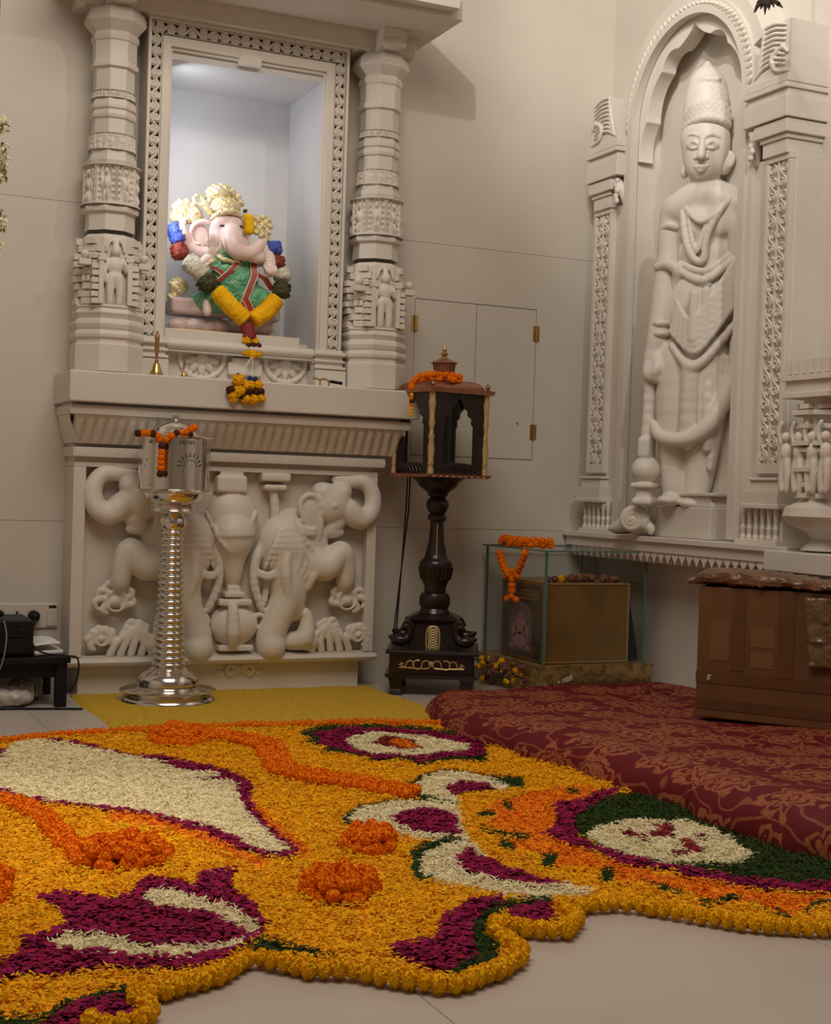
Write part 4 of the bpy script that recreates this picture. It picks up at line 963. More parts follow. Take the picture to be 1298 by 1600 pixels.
dr += sc_([(1020, 660, 0.145), (1030, 680, 0.175), (1052, 687, 0.205), (1082, 683, 0.215), (1108, 662, 0.205), (1130, 625, 0.175), (1145, 580, 0.155), (1150, 500, 0.145)], [5, 9, 10, 10, 12, 12, 9, 6])
dr += sc_([(1108, 575, 0.165), (1106, 640, 0.185), (1104, 700, 0.165)], [9, 9, 7])+sc_([(1128, 560, 0.145), (1122, 640, 0.145), (1110, 730, 0.125)], [9, 9, 7])
link('draped_skirt', sdf_mesh('draped_skirt', dr, .0085, .010, cmin=-.20, fn=sfn), RELIEF, STN)
mc = sc_([(1016, 580, .13), (1013, 640, .13), (1010, 700, .13)], [9, 8, 10])+[se(1009, 735, .13, 20, 21, .085), ('b', sp(1010, 700, .13), (sr(9)*HS, sr(16), .06), .02), ('b', sp(1008, 759, .13), (sr(16)*HS, sr(4), .075), .01), ('b', sp(1008, 772, .13), (sr(11)*HS, sr(10), .05), .02), ('b', sp(1007, 784, .13), (sr(15)*HS, sr(6), .065), .02)]
link('mace', sdf_mesh('mace', mc, .008, .010, cmin=-.20, fn=sfn), RELIEF, STN)
pd = [('b', sp(1057, 778, .08), (sr(20)*HS, sr(9), .14), .012), ('b', sp(1057, 767, .08), (sr(24)*HS, sr(3), .15), .01)]
m = MB(); fb = lambda a, z, d: (XS-d, NC-a, z)
a0, a1 = NC-at(991, 795, X=XW-.17)[1], NC-at(1110, 795, X=XW-.17)[1]
m.prism([(a0, .886), (a1, .886), (a1, 1.056), (a0, 1.056)], 0, .17, fb)
m.prism([(a0+.30, 1.056), (a0+.68, 1.056), (a0+.66, 1.115), (a0+.32, 1.115)], 0, .14, fb); m.prism([(a0+.28, 1.115), (a0+.70, 1.115), (a0+.70, 1.135), (a0+.28, 1.135)], 0, .16, fb)
m.build('pedestal', MARBLE, STN, bevel=.006)
# conch on the shelf
p = at(998, 838, X=4.41); CN = thing('conch_shell', (4.41, p[1], .886), 'large white conch shell lying on the shelf before the relief statue', 'shell')
cs = []; N_ = 60; pt_ = []
for i in range(N_):
    t = i/(N_-1); a = -.4+t*5.6*PI; R_ = .062*(1-t)**1.1+.003; pt_.append(((R_*math.cos(a), .085+R_*math.sin(a)*.95, .055+.035*t), .024*(1-t)+.006))
cs += [('c', pt_[i][0], pt_[i+1][0], pt_[i][1], pt_[i+1][1]) for i in range(N_-1)]
cs += [('e', (0, .083, .02), (.080, .078, .06))]+chain([(-.05, .07, .02), (-.10, .045, .01), (-.165, .028, -.01)], [.050, .034, .014])+chain([(.05, .06, .03), (.095, .045, .045), (.10, .020, .05)], [.040, .026, .012])
link('shell', sdf_mesh('shell', cs, .0035, .006, fn=lambda V: np.array([4.395, p[1], .888])+V[:, :1]*SA+V[:, 2:3]*SN+np.maximum(V[:, 1:2], 0)*np.array([0, 0, 1.0])), mat('conch_white', (.80, .76, .66), .3, var=.12, vscale=20), CN)
# carved stone miniature tower at the right edge
CP = thing('carved_stone_pillar', (4.42, 5.08, 0), 'pale carved stone pillar with tiers and small figures at the right edge', 'pillar')
yc = 5.09; xc = 4.43
m = MB(); m.box(xc-.16, XW, yc-.24, yc+.22, .775, .87); m.box(xc-.12, XW, yc-.2, yc+.18, .70, .775); m.box(xc-.01, XW, yc-.16, yc+.14, 0, .70)
base = m.build('pillar_base', MARBLE, CP, bevel=.005)
m = MB()
for j in range(12): m.box(xc-.135, xc-.10, yc-.2+j*.032, yc-.18+j*.032, .705, .765)
m.build('dentil_row', MARBLE_LACE, base)
m = MB(); m.lathe([(.06, .87), (.10, .88), (.05, .93), (.07, .96), (.16, 1.0), (.185, 1.035), (.175, 1.075), (.12, 1.10), (.10, 1.12)], 20, (xc, yc, 0)); m.build('lotus_cushion', MARBLE, CP, smooth=True)
m = MB(); m.lathe([(.11, 1.10), (.11, 1.58), (.12, 1.60)], 8, (xc, yc, 0), PI/8)
for k in range(8):
    A = Matrix.Translation((xc, yc, 0)) @ Matrix.Rotation(k*PI/4, 4, 'Z')
    for z_, d_ in ((1.12, .02), (1.17, .01), (1.24, .03), (1.33, .02), (1.36, .035), (1.44, .02), (1.50, .035), (1.53, .02)): m.box(-.03-(d_ > .025)*.02, .03+(d_ > .025)*.02, -.115-d_, -.08, z_, z_+.022, A)
m.build('pillar_shaft', MARBLE_LACE, CP, bevel=.002)
fg = []
for k in range(4):
    y_ = -.135+.09*k; fg += [('e', (y_, 1.40, .12), (.022, .026, .024)), ('e', (y_, 1.33, .115), (.030, .045, .028))]+chain([(y_-.012, 1.29, .115), (y_-.02, 1.22, .12), (y_-.016, 1.15, .12)], [.02, .016, .013])+chain([(y_+.012, 1.29, .115), (y_+.022, 1.22, .12), (y_+.016, 1.15, .12)], [.02, .016, .013])+chain([(y_-.03, 1.36, .11), (y_-.05, 1.42, .12), (y_-.03, 1.47, .12)], [.012, .011, .009])
link('pillar_figures', sdf_mesh('pillar_figures', fg, .006, .008, fn=lambda V: np.stack([xc-V[:, 2], yc-V[:, 0], V[:, 1]], 1)), RELIEF, CP)
m = MB(); m.box(xc-.15, XW, yc-.17, yc+.15, 1.58, 1.605); m.box(xc-.13, XW, yc-.16, yc+.14, 1.605, 1.66); m.box(xc-.15, XW, yc-.17, yc+.15, 1.66, 1.685); m.box(xc-.125, XW, yc-.15, yc+.13, 1.685, 1.74)
for j in range(6): m.box(xc-.14, xc-.10, yc-.155+j*.052, yc-.125+j*.052, 1.69, 1.76)
cap = m.build('pillar_cap', MARBLE_LACE, CP, bevel=.002)

# ------------------------------------------------------------------ silver collection stand
SX0, SY0 = 1.835, 6.86
def szv(y): return at(262, y, Y=SY0)[2]
SV = thing('silver_collection_box', (SX0, SY0, 0), 'round polished silver collection box on a ringed silver column', 'collection box')
c = (SX0, SY0, 0)
MB().lathe([(.236, 0), (.242, .010), (.238, .022), (.222, .034), (.212, .042), (.215, .050), (.236, .058), (.240, .064), (.225, .070), (.165, .074), (.152, .082), (.155, .10), (.148, .125), (.125, .147), (.095, .160), (.088, .172)], 64, c).build('base', SILVER, SV, smooth=True, angle=60)
prof = [(.085, .165)]; nr = 22; zb, zt = .172, szv(828)
for k in range(nr):
    r0 = .083-.030*(k/nr)**.9; z = zb+(zt-zb)*k/nr; dz = (zt-zb)/nr
    prof += [(r0-.010, z+.002), (r0-.010, z+dz*.18), (r0, z+dz*.34), (r0+.002, z+dz*.55), (r0, z+dz*.78), (r0-.010, z+dz*.94)]
MB().lathe(prof, 40, c).build('ringed_column', SILVER, SV, smooth=True, angle=70)
za = zt; MB().lathe([(.050, za-.005), (.062, za+.012), (.068, za+.035), (.064, za+.06), (.050, za+.075), (.046, za+.085)], 40, c).build('neck', SILVER, SV, smooth=True, angle=60)
MB().lathe([(.05, za+.08), (.105, za+.088), (.112, za+.096), (.104, za+.112), (.112, za+.118), (.108, za+.124), (.10, za+.128), (.118, za+.138), (.138, za+.160), (.146, za+.185), (.147, za+.20)], 48, c).build('bowl', SILVER, SV, smooth=True, angle=60)
z0, z1 = szv(765), szv(684)
drum = MB().lathe([(.14, z0-.02), (.186, z0-.012), (.190, z0-.006), (.186, z0), (.176, z0+.002), (.176, z1-.004), (.190, z1), (.196, z1+.006), (.190, z1+.012), (.15, z1+.015)], 64, c).build('drum', SILVER, SV, smooth=True, angle=50)
zl = szv(646); lid = MB().lathe([(.155, z1+.012), (.150, z1+.020), (.118, z1+.030), (.105, z1+.048), (.075, z1+.066), (.045, z1+.078), (.022, z1+.084), (.016, zl-.035), (.024, zl-.028), (.013, zl-.022), (.020, zl-.010), (.014, zl-.002), (.001, zl)], 48, c).build('lid', SILVER, SV, smooth=True, angle=50)
def ondrum(th, z, off=.0): return (SX0+(.176+off)*math.sin(th), SY0-(.176+off)*math.cos(th), z)
m = MB()
for th in (-.05, .04, .60, .66, -.9, -.84, 1.2): MB().tube([ondrum(th, z0+.006, 0), ondrum(th, z1-.008, 0)], .0022, 6).build('drum_bead', SILVER, drum)
VW = math.atan2(SX0, SY0)                         # the drum's front faces the viewer's side
def glyph(m, th, z, w_, h_): 
    t0 = th-w_/.352; t1 = th+w_/.352
    P_ = [ondrum(t0, z, .0006), ondrum(t1, z, .0006), ondrum(t1, z+h_, .0006), ondrum(t0, z+h_, .0006)]; I_ = [ondrum(t0, z, -.001), ondrum(t1, z, -.001), ondrum(t1, z+h_, -.001), ondrum(t0, z+h_, -.001)]
    m.add(P_+I_, [(0, 1, 2, 3), (4, 7, 6, 5), (0, 4, 5, 1), (1, 5, 6, 2), (2, 6, 7, 3), (3, 7, 4, 0)])
m = MB(); rr = random.Random(4); zt_ = z1-.034
for (t0, t1) in ((.02-VW+.12, .42-VW+.13), (-.86-VW+.1, -.52-VW+.1)):   # two lines of hanging script
    th = t0
    while th < t1:
        w_ = rr.uniform(.006, .011); glyph(m, th, zt_+.014, w_*1.25, .0028)
        glyph(m, th+.012, zt_, .0024, .015)
        if rr.random() < .7: glyph(m, th-.010, zt_+rr.uniform(.001, .006), .006, .003)
        if rr.random() < .6: glyph(m, th-.016, zt_+.002, .0024, .009)
        th += w_/.176*1.25
m.build('black_lettering', BLACKINK, drum)
m = MB(); cth, cz = -VW+.46, z0+.112
for k in range(9):                                # rays of a rising sun over a half ring
    a = PI*(k+.2)/8.6
    for rr_ in range(4): glyph(m, cth-(.050+.006*rr_)*math.cos(a)/.176, cz+(.050+.006*rr_)*math.sin(a)*1.0, .0058-.0008*rr_, .0066)
for k in range(14):
    a = PI*(k+.5)/14; glyph(m, cth-.034*math.cos(a)/.176, cz+.034*math.sin(a), .005, .0045)
glyph(m, -VW+.92, zt_-.004, .010, .014); glyph(m, -VW+.92, zt_+.008, .005, .010); glyph(m, -VW+.92, z0+.13, .004, .05); glyph(m, -VW+.92, z0+.10, .010, .004)
glyph(m, -VW-.86, z0+.14, .006, .010); glyph(m, -VW-.95, z0+.11, .005, .008); glyph(m, -VW-.7, z0+.02, .008, .006)
m.build('sun_emblem', BLACKINK, drum)
SG_ = thing('marigold_garland', (SX0, SY0-.16, z1), 'short orange and dark marigold garland over the silver collection box with one hanging strand', 'garland', 'marigold garlands on boxes')
def gpx(x, y, Y): p = at(x, y, Y=Y); return (p[0], p[1], p[2])
seq = [(216, 677, 'd'), (223, 677, 'o'), (231, 676, 'o'), (239, 678, 'd'), (246, 681, 'o'), (249, 686, 'o'), (259, 687, 'o'), (268, 681, 'o'), (276, 677, 'd'), (283, 676, 'o'), (291, 675, 'o'), (298, 671, 'o'), (303, 668, 'o'), (296, 679, 'd')]
for x, y, k in seq: flower('marigold', MG_ORG if k == 'o' else MG_DRK, gpx(x, y, SY0-.182), .0190, SG_)
for i, k in enumerate('dooood'):
    y = 697+i*8.6; flower('marigold', MG_ORG if k == 'o' else MG_DRK, gpx(253-.5*i, y, SY0-.195), .0195, SG_)
MB().tube([gpx(252, 690, SY0-.19), gpx(250, 745, SY0-.195)], .002, 5).build('thread', STRING, SG_)

# ------------------------------------------------------------------ dark wooden lantern-shaped donation box
LX, LY = 3.335, 6.93
def lz(y, Y=LY): return at(684, y, Y=Y)[2]
LN = thing('lantern_donation_box', (LX, LY, 0), 'tall dark wooden lantern-shaped donation box with glass sides and copper roof', 'donation box')
def RZ(deg, z=0): return Matrix.Translation((LX, LY, z)) @ Matrix.Rotation(math.radians(deg), 4, 'Z')
def frus(m, A, h0, h1, z0, z1):
    return m.add([(-h0, -h0, z0), (h0, -h0, z0), (h0, h0, z0), (-h0, h0, z0), (-h1, -h1, z1), (h1, -h1, z1), (h1, h1, z1), (-h1, h1, z1)], [(0, 3, 2, 1), (4, 5, 6, 7), (0, 1, 5, 4), (1, 2, 6, 5), (2, 3, 7, 6), (3, 0, 4, 7)], A)
BA = RZ(-27); CA = RZ(9)
for sx in (-1, 1):
    for sy in (-1, 1):
        m = MB(); A = BA @ Matrix.Translation((sx*.19, sy*.19, 0))
        for h0, h1, z0, z1 in ((.040, .030, 0, .03), (.030, .036, .03, .075), (.036, .045, .075, .10)): frus(m, A, h0, h1, z0, z1)
        m.build('leg', DARKWOOD, LN, bevel=.003)
m = MB(); frus(m, BA, .245, .25, .095, .115); frus(m, BA, .228, .228, .115, .222); frus(m, BA, .245, .25, .222, .236); frus(m, BA, .25, .24, .236, .246)
m.build('base_box', DARKWOOD, LN, bevel=.003)
m = MB(); bz = lz(965); frus(m, BA, .135, .118, .245, bz-.02); frus(m, BA, .13, .145, bz-.02, bz+.0); frus(m, BA, .145, .10, bz, bz+.025)
for sx in (-1, 1):                                # rolled volutes at the shoulders
    for sy in (-1, 1): m.lathe([(.001, -.03), (.034, -.03), (.034, .03), (.001, .03)], 14, mat=BA @ Matrix.Translation((sx*.135, sy*.135, lz(975))) @ Matrix.Rotation(PI/2, 4, 'X'))
m.build('pedestal', DARKWOOD, LN, bevel=.003)
for sx, sy in ((-1, -1), (1, -1), (-1, 1), (1, 1)):
    sw = [('e', (0, .045, 0), (.052, .032, .036)), ('e', (-.045, .06, 0), (.02, .014, .016))]+chain([(.035, .055, 0), (.052, .085, 0), (.042, .112, 0), (.028, .122, 0), (.012, .112, 0), (.004, .104, 0)], [.020, .012, .010, .013, .008, .004])
    A = BA @ Matrix.Translation((sx*.175, sy*.165, .245)) @ Matrix.Rotation(0 if sx > 0 else PI, 4, 'Z'); An = np.array(A)
    link('carved_swan', sdf_mesh('carved_swan', sw, .005, .008, fn=lambda V, An=An: (np.stack([-V[:, 0], V[:, 2], V[:, 1], np.ones(len(V))], 1)@An.T)[:, :3]), DARKWOOD, LN)
m = MB()                                          # gold scrollwork on the base and fretted oval on the pedestal
fz = lambda a, z, off: tuple(BA @ Vector((a, -.229-off, z)))
def ringpts(ca, cz, ra, rz, n=20, a0=0, a1=2*PI): return [fz(ca+ra*math.cos(a0+(a1-a0)*i/n), cz+rz*math.sin(a0+(a1-a0)*i/n), .001) for i in range(n+1)]
for s in (-1, 1):
    for ca, rr_, a0, a1 in ((.03, .022, 0, 5), (.075, .024, PI, PI+5.2), (.115, .020, 0, 5), (.15, .014, PI, PI+4)): m.tube(ringpts(s*ca, .168, rr_*s, rr_, 18, a0, a1), .0038, 5)
    m.tube([fz(s*.02, .150, .001), fz(s*.07, .146, .001), fz(s*.12, .150, .001), fz(s*.175, .150, .001)], .004, 5); m.tube([fz(s*.165, .152, .001), fz(s*.15, .172, .001), fz(s*.175, .165, .001)], .004, 5)
m.ball(fz(0, .172, 0), (.018, .006, .016)); m.build('gilded_scrollwork', GOLDP, LN, smooth=True)
m = MB(); pz = lambda a, z: tuple(BA @ Vector((a, -.135+(z-.245)*.017/(bz-.265)-.002, z)))
zc = (lz(1000)+lz(985))/2-.01; hz = .070
ov = [(.036*(1 if math.cos(t) > 0 else -1)*abs(math.cos(t))**.45, zc+hz*(1 if math.sin(t) > 0 else -1)*abs(math.sin(t))**.9) for t in [2*PI*i/36 for i in range(37)]]
m.tube([pz(a, z) for a, z in ov], .005, 6)
for k in range(-4, 5):
    z = zc+k*.0135
    if abs(k) < 5: m.tube([pz(-.026, z), pz(0, z+.014), pz(.026, z)], .0030, 5); m.tube([pz(-.026, z+.012), pz(0, z-.006), pz(.026, z+.012)], .0030, 5)
m.build('fretted_oval', GOLDP, LN, smooth=True)
c = (LX, LY, 0)
MB().lathe([(.085, bz+.02), (.088, bz+.028), (.075, lz(950)), (.086, lz(943)), (.086, lz(934)), (.075, lz(927)), (.058, lz(925)), (.062, lz(922)), (.058, lz(918)), (.078, lz(905)), (.092, lz(888)), (.092, lz(880)), (.080, lz(875)), (.066, lz(872)), (.060, lz(866)), (.045, lz(848)), (.038, lz(825)), (.038, lz(815)), (.052, lz(812)), (.052, lz(806)), (.040, lz(803)), (.055, lz(797)), (.064, lz(790)), (.060, lz(783)), (.042, lz(777)), (.054, lz(774)), (.058, lz(771))], 32, c).build('turned_pole', DARKWOOD, LN, smooth=True, angle=40)
m = MB()
for k in range(24):
    a = 2*PI*k/24; m.tube([(LX+.079*math.cos(a), LY+.079*math.sin(a), lz(905)), (LX+.093*math.cos(a), LY+.093*math.sin(a), lz(886))], .006, 5)
m.build('pole_fluting', DARKWOOD, LN, smooth=True)
MB().tube([(LX-.043*math.sin(.4), LY-.043*math.cos(.4), lz(818)), (LX-.050*math.sin(.4), LY-.050*math.cos(.4), lz(850)), (LX-.064*math.sin(.4), LY-.064*math.cos(.4), lz(869))], .003, 5).build('gilded_line', GOLDP, LN)
MB().lathe([(.056, lz(771)), (.075, lz(766)), (.105, lz(760)), (.112, lz(756)), (.125, lz(752)), (.142, lz(748)), (.142, lz(744))], 32, c).build('bowl_bracket', DARKWOOD, LN, smooth=True, angle=35)
q0, q1 = lz(744), lz(616); Hc = .182
m = MB(); frus(m, CA, Hc+.022, Hc+.026, q0-.004, q0+.010)
for k in range(4):
    A = CA @ Matrix.Rotation(k*PI/2, 4, 'Z')
    for j in range(9): m.lathe([(.020, -.002), (.020, .006)], 10, mat=A @ Matrix.Translation((-.165+j*.041, -Hc-.016, q0-.006)))
m.build('copper_tray', COPPER, LN, bevel=.002)
for k in range(4):
    A = CA @ Matrix.Rotation(k*PI/2, 4, 'Z'); 
    pw = lambda a, z, d, A=A: tuple(A @ Vector((a, -Hc+d, z)))
    ai = .150; m = MB(); zz0, zz1 = q0+.012, q1-.004; zs = q0+(q1-q0)*.60
    ins = [(-ai*.66, zz0+.055)]+[(-ai*.66, zs)]
    lobs = [(-.66, .0), (-.56, .10), (-.60, .24), (-.42, .34), (-.40, .48), (-.22, .58), (-.10, .78), (0, .86)]; hh = (zz1-zs)
    inner = [(-ai*.66, zz0+.045)]+[(ai*x, zs+hh*y) for x, y in lobs]+[(-ai*x, zs+hh*y) for x, y in reversed(lobs[:-1])]+[(ai*.66, zz0+.045)]
    n_ = len(inner); outer = []
    for i, (a, z) in enumerate(inner):
        outer.append((-ai-.02, zz0) if i == 0 else ((ai+.02, zz0) if i == n_-1 else ((-ai-.02 if i < n_//3 else (ai+.02 if i > n_-1-n_//3 else a*1.2)), (z if i < n_//3 or i > n_-1-n_//3 else zz1))))
    outer[n_//3-1] = (-ai-.02, zz1); outer[n_-n_//3] = (ai+.02, zz1)
    m.band(outer, inner, .004, .016, pw)
    sil = [(-ai-.02, zz0)]+[(-ai+.3*ai*i/10*6.67/2*1.0, zz0+.035+.03*math.sin(PI*i/10)) for i in range(11)]+[(ai+.02, zz0)]
    m.prism([(-ai-.02, zz0), (ai+.02, zz0)]+[(ai*(1-2*i/10), zz0+.03+.032*math.sin(PI*i/10)**.7) for i in range(11)], .002, .018, pw)
    f = m.build('arched_panel', DARKWOOD, LN, bevel=.0015)
    m = MB(); m.prism([(-ai-.01, zz0), (ai+.01, zz0), (ai+.01, zz1), (-ai-.01, zz1)], .020, .023, pw); m.build('glass_pane', GLASS, f)
    m = MB()
    for i in range(7): m.tube([pw(-.10+i*.033, zz0+.012, .0), pw(-.092+i*.033, zz0+.032+.012*math.sin(PI*i/6), -.002), pw(-.075+i*.033, zz0+.014, 0)], .0035, 5)
    m.build('carved_sill', DARKWOOD, f)
    # corner post with brass turning
    pc = A @ Vector((-Hc+.004, -Hc+.004, 0)); cp = (pc.x, pc.y, 0)
    fr_ = [(0, .017), (.06, .017), (.10, .012), (.12, .018), (.16, .014), (.30, .019), (.42, .013), (.45, .018), (.50, .011), (.56, .012), (.62, .018), (.68, .013), (.80, .016), (.86, .020), (.92, .016), (1, .018)]
    MB().lathe([(r, q0+.01+(q1-q0-.01)*t) for t, r in fr_], 14, cp).build('corner_post', GOLDP, LN, smooth=True, angle=50)
    MB().box(-Hc+.012, -Hc+.036, -Hc+.012, -Hc+.036, q0+.01, q1, A).build('inner_post', DARKWOOD, LN)
m = MB(); frus(m, CA, Hc+.026, Hc+.030, q1-.004, q1+.020); frus(m, CA, Hc+.022, Hc-.02, q1+.020, q1+.026)
for t in range(9):                                # domed four-sided roof
    a0, a1 = PI/2*t/9, PI/2*(t+1)/9; frus(m, CA, .085+.085*math.cos(a0), .085+.085*math.cos(a1), q1+.024+.050*math.sin(a0), q1+.024+.050*math.sin(a1))
roof = m.build('roof', COPPER, LN, smooth=True, angle=35)
for k in range(4):
    pc = CA @ Matrix.Rotation(k*PI/2, 4, 'Z') @ Vector((-Hc+.0, -Hc+.0, 0)); z = q1+.018
    MB().lathe([(.012, z), (.016, z+.006), (.008, z+.012), (.016, z+.022), (.012, z+.032), (.005, z+.038), (.001, z+.044)], 12, (pc.x, pc.y, 0)).build('corner_finial', COPPER, roof, smooth=True)
zc0, zc1 = lz(591), lz(568); cc = (LX+.012, LY, 0)
MB().lathe([(.066, zc0-.01), (.064, zc0), (.052, zc0+.004), (.048, zc0+.03), (.058, zc1)], 24, cc).build('cupola', COPPER, LN, smooth=True, angle=40)
m = MB()
for k in range(20):
    a = 2*PI*k/20; m.tube([(cc[0]+.051*math.cos(a), cc[1]+.051*math.sin(a), zc0+.004), (cc[0]+.061*math.cos(a), cc[1]+.061*math.sin(a), zc1)], .0028, 5)
m.build('cupola_rib', COPPER, LN)
MB().lathe([(.060, zc1-.002), (.076, zc1), (.078, zc1+.006), (.060, zc1+.014), (.034, zc1+.024), (.018, zc1+.034)], 8, cc).build('cupola_cap', COPPER, LN, bevel=.002)
zf = lz(538); MB().lathe([(.016, zc1+.028), (.010, zc1+.038), (.020, zc1+.050), (.020, zc1+.058), (.009, zc1+.066), (.013, zc1+.076), (.011, zc1+.084), (.004, zf-.01), (.001, zf)], 16, cc).build('finial', BRASS, LN, smooth=True, angle=50)
LG = thing('marigold_garland', (LX-.15, LY-.1, q1), 'orange marigold garland lying across the copper roof of the wooden lantern box', 'garland', 'marigold garlands on boxes')
pth = [gpx(718, 595, LY-.14), gpx(708, 593, LY-.16), gpx(690, 591, LY-.16), gpx(672, 590, LY-.17), gpx(658, 592, LY-.18), gpx(648, 598, LY-.19), gpx(643, 608, LY-.20)]
for p_ in resample(pth, .021):
    for dz in (0, .02): flower('marigold', MG_ORG, (p_[0]+RF.uniform(-.006, .006), p_[1]+RF.uniform(-.012, .012), p_[2]+dz+RF.uniform(-.004, .004)), RF.uniform(.0155, .0195), LG)
for i, k in enumerate('yodoyyy'): flower('marigold', MG_DRK if k == 'd' else (MG_YEL if k == 'y' else MG_ORG), gpx(643-.2*i, 617+i*5.2, LY-.225), .0115, LG)
# two thin cords falling from the lantern to the floor
for i, (xa, xb) in enumerate(((641, 612), (637, 617))):
    PC = [gpx(xa, 742, 7.12), gpx(xa-3, 800, 7.12), gpx((xa+xb)/2-1, 900, 7.11), gpx(xb, 1012, 7.08)]; PC += [(PC[-1][0]-.01, 7.02, .01)]
    MB().tube(PC, .0042, 6).build('power_cord', BLACK, LN, smooth=True)

# ------------------------------------------------------------------ glass case on a gold-clothed block
CY0, CY1 = 6.58, 7.27; CX0 = at(853, 900, Y=CY0)[0]; CX1 = CX0+.645
zt_, zb_ = at(853, 862, Y=CY0)[2], at(853, 1040, Y=CY0)[2]
PB = thing('cloth_covered_block', ((CX0+CX1)/2, 6.92, 0), 'low block covered with gold brocade cloth under the glass case', 'block')
n0 = 26; G = []
def skirt(x0, x1, y0, y1, z):
    per = [(x0+(x1-x0)*i/n0, y0) for i in range(n0)]+[(x1, y0+(y1-y0)*i/n0) for i in range(n0)]+[(x1-(x1-x0)*i/n0, y1) for i in range(n0)]+[(x0, y1-(y1-y0)*i/n0) for i in range(n0)]
    rows = []
    for t in range(6):
        v = t/5; row = []
        for i, (x, y) in enumerate(per):
            o = .012*v*math.sin(i*1.9)+.006*v*math.sin(i*.7); cx_, cy_ = (x0+x1)/2, (y0+y1)/2
            row.append((x+(x-cx_)*o*2, y+(y-cy_)*o*2, z*(1-v)+.002))
        row.append(row[0]); rows.append(row)
    return rows, per
rows, per = skirt(CX0-.03, CX1+.05, CY0-.03, CY1+.03, zb_-.004)
m = MB(); m.grid(np.array(rows)); m.add([(x, y, zb_-.002) for x, y in per], [tuple(range(len(per)))])
m.build('gold_cloth', GOLDCLOTH, PB, smooth=True, angle=50)
m = MB(); m.box(CX0+.02, CX1, CY0+.02, CY1, 0.001, zb_-.03); m.build('block_core', CARD, PB)
m = MB(); r = random.Random(8)                   # fringe and worn lower edge on the front
for i in range(60):
    x = CX0+.02+(CX1-CX0)*i/60; m.box(x, x+.008, CY0-.052, CY0-.046, .01, .085+r.uniform(-.012, .012))
m.build('brown_fringe', mat('brown_fringe_cloth', (.14, .055, .018), .8), PB)
m = MB(); A0 = (CX0+.005, CY0-.04)
m.add([(A0[0], A0[1], .055), (A0[0]+.15, A0[1]-.012, .125), (A0[0]+.15, A0[1]-.014, .095), (A0[0], A0[1]-.002, .045), (A0[0], A0[1]+.004, .055), (A0[0]+.15, A0[1]-.008, .125), (A0[0]+.15, A0[1]-.010, .095), (A0[0], A0[1]+.002, .045)], [(0, 1, 2, 3), (7, 6, 5, 4), (0, 4, 5, 1), (1, 5, 6, 2), (2, 6, 7, 3), (3, 7, 4, 0)])
m.build('turned_corner', mat('pale_gold_cloth', (.50, .40, .25), .6), PB)
GCs = thing('glass_case', ((CX0+CX1)/2, 6.92, zb_), 'clear glass display case with green-tinted edges and overhanging glass top', 'display case')
for nm, (x0, x1, y0, y1) in dict(front_pane=(CX0, CX1, CY0, CY0+.006), back_pane=(CX0, CX1, CY1-.006, CY1), left_pane=(CX0, CX0+.006, CY0+.007, CY1-.007), right_pane=(CX1-.006, CX1, CY0+.007, CY1-.007)).items():
    MB().box(x0, x1, y0, y1, zb_, zt_-.001).build(nm, GLASS, GCs)
MB().box(CX0-.02, CX1+.13, CY0-.03, CY1+.02, zt_, zt_+.004).build('top_pane', GLASS, GCs)
m = MB(); e = .009
m.band([(CX0-.021, CY0-.031), (CX1+.131, CY0-.031), (CX1+.131, CY1+.021), (CX0-.021, CY1+.021)], [(CX0-.015, CY0-.025), (CX1+.125, CY0-.025), (CX1+.125, CY1+.015), (CX0-.015, CY1+.015)], zt_-.001, zt_+.008, lambda a, b, d: (a, b, d), closed=True)
m.build('top_edge', GLASSEDGE, GCs)
for x, y in ((CX0, CY0), (CX1, CY0), (CX0, CY1), (CX1, CY1)): MB().box(x-.006, x+.006, y-.006, y+.006, zb_, zt_-.001).build('corner_edge', GLASSEDGE, GCs)
DB = thing('picture_box', (CX0+.25, 6.85, zb_), 'varnished golden wooden box with a devotional picture on its left side inside the glass case', 'box')
bx0, by0 = CX0+.03, CY0+.05; bx1 = at(982, 960, Y=by0)[0]; by1 = by0+.50; bz1 = at(900, 911, Y=by0)[2]
MB().box(bx0, bx1, by0, by1, zb_+.002, bz1).build('body', GOLDBOARD, DB, bevel=.004)
m = MB(); e = .010
m.band([(bx0, zb_+.003), (bx1, zb_+.003), (bx1, bz1), (bx0, bz1)], [(bx0+e, zb_+.012), (bx1-e, zb_+.012), (bx1-e, bz1-e), (bx0+e, bz1-e)], by0-.004, by0+.004, lambda a, b, d: (a, d, b), closed=True)
m.build('edge_strip', mat('pale_edge_strip', (.36, .25, .12), .4), DB)
MB().prism([(bx1+.005, bz1-.01), (bx1+.092, zb_+.01), (bx1+.005, zb_+.01)], by0+.03, by0+.05, lambda a, b, d: (a, d, b)).build('easel_support', BLACK, DB, label='black triangular easel support')
